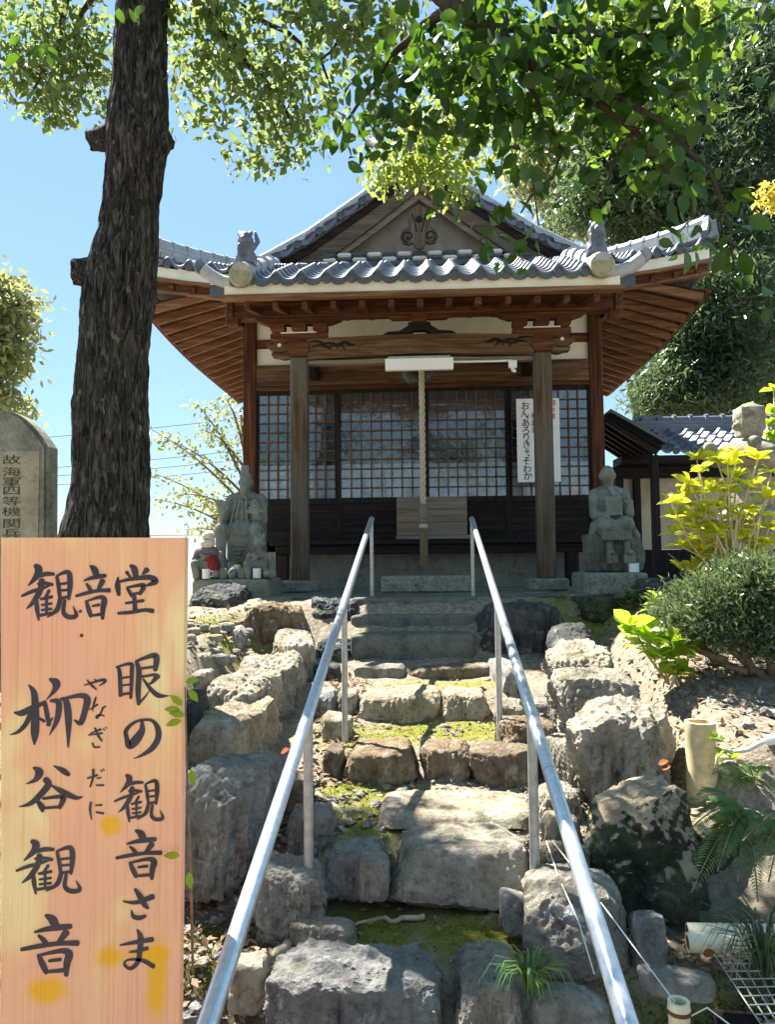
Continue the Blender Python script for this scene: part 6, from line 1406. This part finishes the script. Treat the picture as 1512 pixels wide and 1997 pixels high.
# sparse cherry left of the hall
o = empty('cherry_tree', (PX(520, 1100, 15.2), 15.2, -1.0), 'thin cherry tree with long sparse branches left of the hall', 'tree')
rb = P(505, 1090, 15); MB().tube([(rb.x, 15, -1.1), rb, P(492, 1010, 15), P(480, 900, 15), P(468, 800, 15)], [.14, .12, .09, .06, .03], 8).build('trunk', 'twig', o, smooth=True)
pos = []
for st, en in (((495, 1060), (300, 985)), ((492, 1040), (285, 930)), ((490, 1000), (296, 850)), ((486, 960), (380, 795)), ((482, 920), (395, 850)), ((492, 1020), (350, 975)), ((494, 1070), (360, 1045)), ((476, 880), (440, 790)), ((490, 980), (330, 870)), ((494, 1050), (400, 1000))):
    a, b = P(*st, 14.9), P(*en, 14.2 + rng.random()); n = 9; pts = [a.lerp(b, k / n) + Vector((0, 0, .22 * math.sin(k / n * 2.6))) for k in range(n + 1)]
    MB().tube(pts, [.028 * (1 - k / n) + .006 for k in range(n + 1)], 5).build('branch', 'twig', o)
    for k in range(150):
        t = rng.random() ** .8 * .92 + .08; q = pts[min(n - 1, int(t * n))].lerp(pts[min(n, int(t * n) + 1)], t * n % 1); pos.append(np.array(q) + rng.normal(size=3) * np.array([.12, .12, .10]))
n = len(pos); put('foliage', leaf_mesh(pos, rdir(n, (0, 0, -.4)), rdir(n, (0, -.3, .4)), rng.uniform(.08, .16, n), .45, 0), 'leaf_pale', o)
# power lines
for i, (pa, pb) in enumerate((((-200, 872, ), (800, 770)), ((-200, 930), (800, 835)), ((-200, 945), (800, 855)), ((-200, 963), (800, 872)), ((-200, 1035), (800, 1026)))):
    a, b = P(*pa, 30), P(*pb, 34); n = 12
    pts = [a.lerp(b, k / n) - Vector((0, 0, .5 * math.sin(math.pi * k / n) * .6)) for k in range(n + 1)]
    tag(MB().tube(pts, .014, 5).build('power_line', 'wire'), ['uppermost power line crossing the sky left of the hall', 'second power line from the top left of the hall', 'third power line from the top left of the hall', 'fourth power line from the top left of the hall', 'lowest power line just above the left statue'][i], 'power line', 'power lines left of the hall')

# ================================================================== SHRUBS AND SMALL PLANTS
def hydrangea(name, label, base, stems, size, mat, seed, leaves=7, group=None):
    rg = np.random.default_rng(seed); o = empty(name, base, label, 'shrub', group); m = MB(); pos, tp, nr, sz = [], [], [], []
    for e in stems:
        b = Vector(base) + Vector((rg.normal() * .05, rg.normal() * .05, 0)); e = Vector(e); mid = b.lerp(e, .5) + Vector((rg.normal() * .04, rg.normal() * .04, .03)); m.tube([b, mid, e], [.009, .007, .005], 6)
        for t in (.6, .8):
            q = mid.lerp(e, t * 2 - 1 if t > .5 else 0); 
            for k in range(2):
                a = rg.uniform(0, 6.28); pos.append(q); tp.append((math.cos(a), math.sin(a), rg.uniform(-.3, .5))); nr.append((rg.normal() * .25, rg.normal() * .25, 1)); sz.append(size * rg.uniform(.8, 1.1))
        a0 = rg.uniform(0, 6.28)
        for k in range(leaves):
            a = a0 + k * 2.4; pos.append(e); tp.append((math.cos(a), math.sin(a), rg.uniform(-.1, 1.1))); nr.append((rg.normal() * .55, rg.normal() * .55, 1)); sz.append(size * rg.uniform(.65, 1.15))
    m.build('stem', 'bamboo', o, smooth=True)
    put('foliage', leaf_mesh([tuple(p) for p in pos], np.array(tp), np.array(nr), sz, .62, 2, .15), mat, o); return o
r2 = random.Random(4)
st = []
for px, py in ((1340, 965), (1365, 920), (1400, 900), (1440, 890), (1480, 895), (1505, 920), (1330, 1000), (1320, 1040), (1350, 1075), (1375, 1000), (1420, 960), (1460, 950), (1500, 970), (1400, 1040), (1360, 1030), (1450, 1010), (1500, 1030), (1390, 1095), (1330, 1110), (1345, 945), (1385, 955), (1420, 1095), (1480, 1070), (1530, 960), (1540, 1020), (1310, 980), (1370, 1110), (1405, 985), (1330, 1065), (1350, 1010), (1440, 930), (1420, 905), (1470, 1000), (1490, 1060), (1380, 1060), (1345, 985), (1315, 1010), (1410, 1070), (1460, 1050), (1360, 895)): st.append(P(px, py, 5.5 + r2.uniform(-.22, .25)))
hydrangea('hydrangea_bush', 'large yellow green hydrangea bush in front of the stone lantern', tuple(P(1430, 1150, 5.55)), st, .12, 'leaf_yellow', 31, 8)
hydrangea('hydrangea_shoot', 'young bright green hydrangea shoot above the topmost sunlit boulder', tuple(P(1320, 1335, 4.55)), [P(a, b, 4.55 + r2.uniform(-.1, .1)) for a, b in ((1230, 1220), (1262, 1240), (1285, 1255), (1340, 1265), (1290, 1285), (1330, 1310), (1245, 1240), (1310, 1250))], .14, 'leaf_fresh', 32, 6)
hydrangea('hydrangea_shoot', 'single bright leaf rosette at the left tip of the juniper', tuple(P(1290, 1225, 4.8)), [P(a, b, 4.8) for a, b in ((1285, 1165), (1296, 1175), (1275, 1175))], .085, 'leaf_fresh', 33, 5)
hydrangea('leafy_weed', 'green weed in the shade at the foot of the right pedestal', tuple(P(1228, 1215, 6.4)), [P(a, b, 6.4) for a, b in ((1225, 1145), (1215, 1165), (1240, 1160), (1228, 1180), (1210, 1185), (1245, 1190))], .10, 'leaf_fern', 34, 6)
hydrangea('leafy_weed', 'green leaved plant at the right edge beside the lantern top', tuple(P(1512, 1000, 7.2)), [P(a, b, 7.2) for a, b in ((1505, 800), (1500, 830), (1515, 860), (1510, 760), (1525, 800), (1495, 850))], .12, 'leaf_fresh', 35, 8)
hydrangea('leafy_weed', 'small weeds growing on the slope beside the hose', tuple(P(1420, 1500, 3.6)), [P(a, b, 3.6) for a, b in ((1410, 1470), (1430, 1480), (1400, 1440), (1500, 1540), (1480, 1560))], .045, 'leaf_fresh', 36, 5)
# juniper
o = empty('juniper_shrub', tuple(P(1480, 1360, 4.6)), 'spreading grey green juniper shrub with bare brown branches underneath', 'shrub')
for pts in (((1540, 1345), (1460, 1310), (1390, 1285), (1330, 1225), (1300, 1190)), ((1500, 1330), (1430, 1270), (1400, 1220), (1380, 1150)), ((1470, 1312), (1440, 1240), (1450, 1160)), ((1460, 1310), (1420, 1300), (1360, 1250), (1350, 1190)), ((1512, 1330), (1490, 1240), (1500, 1140)), ((1420, 1290), (1370, 1270), (1320, 1255))):
    MB().tube([P(a, b, 4.55 + .05 * i) for i, (a, b) in enumerate(pts)], [.026, .02, .016, .011, .007][:len(pts)], 7).build('branch', 'twig', o, smooth=True)
B = bb([(1320, 1190, 42, 32, .6), (1370, 1160, 50, 36, 1), (1430, 1140, 55, 36, 1), (1490, 1125, 50, 36, 1), (1345, 1215, 50, 24, .6), (1410, 1200, 60, 28, .7), (1480, 1190, 50, 36, .9), (1540, 1160, 50, 60, .8), (1450, 1110, 40, 20, .5), (1390, 1235, 50, 26, .6), (1460, 1240, 50, 36, .7), (1500, 1260, 40, 40, .6)], 4.6, .3, 2400)
tree_leaves(B, .046, 'leaf_juniper', o, 'foliage', .24, 0, (-.5, -.2, .7), (0, -.3, .5))
MB().tube([P(1365, 1155, 5.2), P(1330, 1100, 5.2), P(1305, 1080, 5.2)], [.006, .005, .003], 5).build('dead_twig', 'twig', o); MB().tube([P(1345, 1130, 5.2), P(1335, 1100, 5.2), P(1332, 1093, 5.2)], [.005, .004, .002], 5).build('dead_twig', 'twig', o)
# ferns
def fern(label, base, tips, seed, mat='leaf_fern'):
    rg = np.random.default_rng(seed); o = empty('fern', tuple(base), label, 'fern', 'ferns over the mossy rocks')
    for tpt in tips:
        b = Vector(base); e = Vector(tpt); L = (e - b).length; mid = b.lerp(e, .5) + Vector((0, -.03, .16 * L + .03)); n = 40; pts = [b * (1 - t) ** 2 + mid * (2 * t * (1 - t)) + e * (t * t) for t in [i / (n - 1) for i in range(n)]]
        MB().tube(pts, .0028, 5).build('frond_stem', 'twig', o)
        pos, tp, nr, sz = [], [], [], []
        for i in range(4, n - 1):
            d = (pts[i + 1] - pts[i - 1]).normalized(); up = Vector((0, -.45, .85)); s = d.cross(up).normalized(); w = .5 * L * .30 * math.sin(math.pi * (.18 + .82 * i / n)) ** .8
            for sg in (-1, 1): pos.append(tuple(pts[i])); tp.append(tuple(s * sg + d * .45 + Vector((0, 0, -.15)))); nr.append(tuple(up + Vector(rg.normal(size=3)) * .15)); sz.append(w * rg.uniform(.85, 1.1))
        put('frond', leaf_mesh(pos, np.array(tp), np.array(nr), sz, .22, 1, .1), mat, o)
fern('largest drooping fern in front of the mossy black rock', P(1450, 1580, 3.05), [P(a, b, 2.8) for a, b in ((1345, 1620), (1358, 1560), (1350, 1740), (1480, 1760), (1400, 1700), (1440, 1720), (1500, 1640), (1380, 1590))], 41)
fern('darker fern above the drooping one at the right edge', P(1470, 1520, 3.3), [P(a, b, 3.1) for a, b in ((1400, 1545), (1390, 1510), (1440, 1490), (1500, 1500), (1520, 1560), (1430, 1560))], 42)
fern('fern hanging at the very right edge below the mossy rock', P(1530, 1600, 2.9), [P(a, b, 2.75) for a, b in ((1450, 1640), (1470, 1700), (1500, 1720), (1490, 1600))], 43)
# grass tufts
def tuft(label, base, n, L, seed, mat, w=.004):
    rg = np.random.default_rng(seed); m = MB(); b = Vector(base)
    for k in range(n):
        a = rg.uniform(0, 6.28); l = L * rg.uniform(.6, 1.1); out = rg.uniform(.35, 1.0) * l; d = Vector((math.cos(a), math.sin(a), 0)); q = b + d * rg.uniform(0, .02); s = Vector((-d.y, d.x, 0)) * w
        pts = [q, q + d * out * .35 + Vector((0, 0, l * .55)), q + d * out * .75 + Vector((0, 0, l * .6)), q + d * out + Vector((0, 0, l * .25))]; o = len(m.v)
        for i, p in enumerate(pts): ww = (1, .9, .6, .1)[i]; m.v += [tuple(p - s * ww), tuple(p + s * ww)]
        m.f += [(o + 2 * i, o + 2 * i + 1, o + 2 * i + 3, o + 2 * i + 2) for i in range(3)]
    me = bpy.data.meshes.new('tuft'); me.from_pydata(m.v, [], m.f); tag(put('grass_tuft', me, mat), label, 'grass')
tuft('dark grass tuft growing between the lowest step stones', P(1035, 1935, 2.44), 70, .17, 51, 'leaf_fern')
tuft('pale green grass tuft over the wire mesh at the right edge', P(1495, 1905, 2.5), 90, .26, 52, 'leaf_juniper')
for k, (px, py, Y) in enumerate(((1372, 1925, 2.4), (1425, 1950, 2.35), (1460, 1985, 2.3), (1400, 1985, 2.28))):
    q = P(px, py, Y); q.z = gzn(q.x, q.y) + .02; tuft(['little rosette of grass at the edge of the bluish slate', 'little grass tuft between slate and wire mesh', 'little grass tuft in the bottom right corner of the scene', 'little grass tuft right beside the bamboo stake'][k], q, 34, .07, 60 + k, 'leaf_moss', .003)
# ================================================================== SMALL THINGS ON THE RIGHT
q = P(1325, 1965, 2.28); zb_ = gz(q.x, q.y) - .1; r = 20 / F * 2.28; ztp = P(1325, 1952, 2.28).z
o = empty('bamboo_stake', (q.x, 2.28, zb_), 'short bamboo stake with a cut top in the foreground at the right', 'stake')
MB().lathe((q.x, 2.28, zb_), [(r * .95, 0), (r * .97, ztp - zb_ - .035), (r * 1.06, ztp - zb_ - .03), (r * 1.06, ztp - zb_ - .02), (r, ztp - zb_ - .015), (r, ztp - zb_), (r * .68, ztp - zb_), (r * .66, ztp - zb_ - .03), (.001, ztp - zb_ - .03)], 24).build('cane', 'bamboo_pale', o, autosmooth=50)
MB().lathe((q.x, 2.28, ztp - .02), [(r * 1.075, -.012), (r * 1.085, -.008), (r * 1.085, -.002), (r * 1.075, .0)], 24).build('node_ring', 'bamboo_dark', o)
tp = Vector((q.x, 2.28, ztp - .004))
tag(MB().tube([P(1066, 1640, 3.1), P(1090, 1710, 2.9), P(1130, 1800, 2.62), P(1160, 1900, 2.45)], .0022, 5).build('string', 'string'), 'thin white string hanging over the smooth grey boulder', 'string', 'strings at the right handrail')
tag(MB().tube([P(1078, 1640, 3.1), P(1180, 1770, 2.75), tp + Vector((-.01, .0, .0))], .0022, 5).build('string', 'string'), 'thin white string stretched to the top of the bamboo stake', 'string', 'strings at the right handrail')
tag(MB().tube([tp + Vector((r, -.01, -.03)), P(1380, 1965, 2.25), P(1440, 2010, 2.2)], .0022, 5).build('string', 'string'), 'white string running from the bamboo stake to the lower right', 'string', 'strings at the right handrail')
q = P(1368, 1455, 3.72); r = 27 / F * 3.72; za, zb_ = P(1368, 1407, 3.72).z, P(1368, 1520, 3.72).z - .1
o = empty('bamboo_pipe', (q.x, 3.72, zb_), 'wide cut bamboo pipe standing beside the tall white topped boulder', 'pipe')
MB().lathe((q.x, 3.72, zb_), [(r * 1.08, 0), (r * 1.04, (za - zb_) * .5), (r, za - zb_ - .06), (r * 1.05, za - zb_ - .05), (r * 1.05, za - zb_), (r * .8, za - zb_), (r * .78, za - zb_ - .08), (.001, za - zb_ - .08)], 28).build('cane', 'bamboo', o, autosmooth=50)
hs = [P(1396, 1462, 3.7), P(1425, 1468, 3.68), P(1460, 1462, 3.66), P(1490, 1446, 3.64), P(1540, 1436, 3.6)]
o = empty('garden_hose', tuple(hs[2]), 'pale grey garden hose lying on the slope behind the ferns', 'hose')
MB().tube(hs, .011, 10).build('tube', 'hose_grey', o, smooth=True); MB().tube([P(1494, 1445, 3.64), P(1520, 1440, 3.62)], [.022, .024], 12).build('coupling', 'white_plastic', o)
# bamboo logs and wire mesh
for k, (py, Y, lab) in enumerate(((1818, 2.78, 'upper one of two pale bamboo logs under the wire mesh'), (1838, 2.7, 'lower one of two pale bamboo logs under the wire mesh'))):
    a, b = P(1342, py, Y), P(1560, py + 4, Y - .03); d = b - a
    o = MB().tube([a, a + d * .3, a + d * .31, a + d * .32, a + d * .7, a + d * .71, a + d * .72, b], [.031, .030, .034, .030, .030, .034, .030, .030], 18).build('bamboo_log', 'bamboo_pale', autosmooth=50); tag(o, lab, 'bamboo log', 'bamboo logs on the right')
    MB().tube([a - d * .002, a - d * .001], .022, 14).build('hollow_end', 'bamboo_dark', o)
c = [P(1355, 1803, 2.82), P(1560, 1806, 2.80), P(1620, 2010, 2.15), P(1500, 2020, 2.15)]
m = MB()
for i in range(9):
    t = i / 8; m.tube([c[0].lerp(c[1], t), c[3].lerp(c[2], t)], .0022, 5)
for j in range(15):
    t = j / 14; m.tube([c[0].lerp(c[3], t) + Vector((0, 0, .003)), c[1].lerp(c[2], t) + Vector((0, 0, .003))], .0022, 5)
tag(m.build('wire_mesh', 'post_metal'), 'sheet of welded wire mesh lying over bamboo logs at the right edge', 'wire mesh')
tag(MB().span(PX(1400, 1860, 2.6), PX(1600, 1860, 2.6), 2.30, 2.66, .10, .22).build('drain_box', 'interior'), 'dark open drain under the wire mesh', 'drain')
# roots on the steps
for k, (pts, lab) in enumerate(((((590, 1468, 4.0), (640, 1505, 3.85), (672, 1545, 3.65), (688, 1568, 3.6)), 'pale root winding over the moss left of the paving slab'), (((560, 1792, 2.9), (520, 1815, 2.8), (500, 1850, 2.7)), 'pale thick root below the wrinkled white topped rock'), (((478, 1925, 2.5), (495, 1945, 2.45), (480, 1975, 2.4)), 'bent root stump beside the left handrail at the bottom'), (((830, 1745, 3.1), (770, 1752, 3.08), (735, 1740, 3.1), (690, 1745, 3.05)), 'flat root along the foot of the second step'))):
    q = [P(*a) for a in pts]; q = [Vector((a.x, a.y, gzn(a.x, a.y) + .008)) for a in q]
    P_ = []
    for i in range(len(q) - 1):
        for t in (0, .25, .5, .75): P_.append(q[i].lerp(q[i + 1], t) + Vector((rng.normal() * .008, 0, rng.normal() * .004)))
    P_.append(q[-1]); rr_ = [.014, .024, .022, .012][k]
    tag(MB().tube(P_, [rr_ * (1 - .55 * i / len(P_)) for i in range(len(P_))], 8).build('tree_root', 'root', smooth=True), lab, 'root')

for i, (x, y) in enumerate(((-6, -9), (-1.5, -13), (4, -10), (9, -12))):  # unseen trees added to mirror in the door panes and cut sky fill
    bg_tree('reflection_tree', ['unseen tree added behind the viewer left of the path', 'unseen tree added behind the viewer on the path axis', 'unseen tree added behind the viewer right of the path', 'unseen tree added behind the viewer at the far right'][i], 'tree', (x, y, 0), (x, y, 5.5), [((x, y, 5), (2.6, 1.6, 2.2), 420), ((x + 1.2, y, 3.2), (1.8, 1.3, 1.2), 200), ((x - 1.4, y + .5, 6.2), (1.6, 1.3, 1.4), 200)], .3, 'leaf_back', 'unseen trees added for the pane reflections', .2, width=.5)
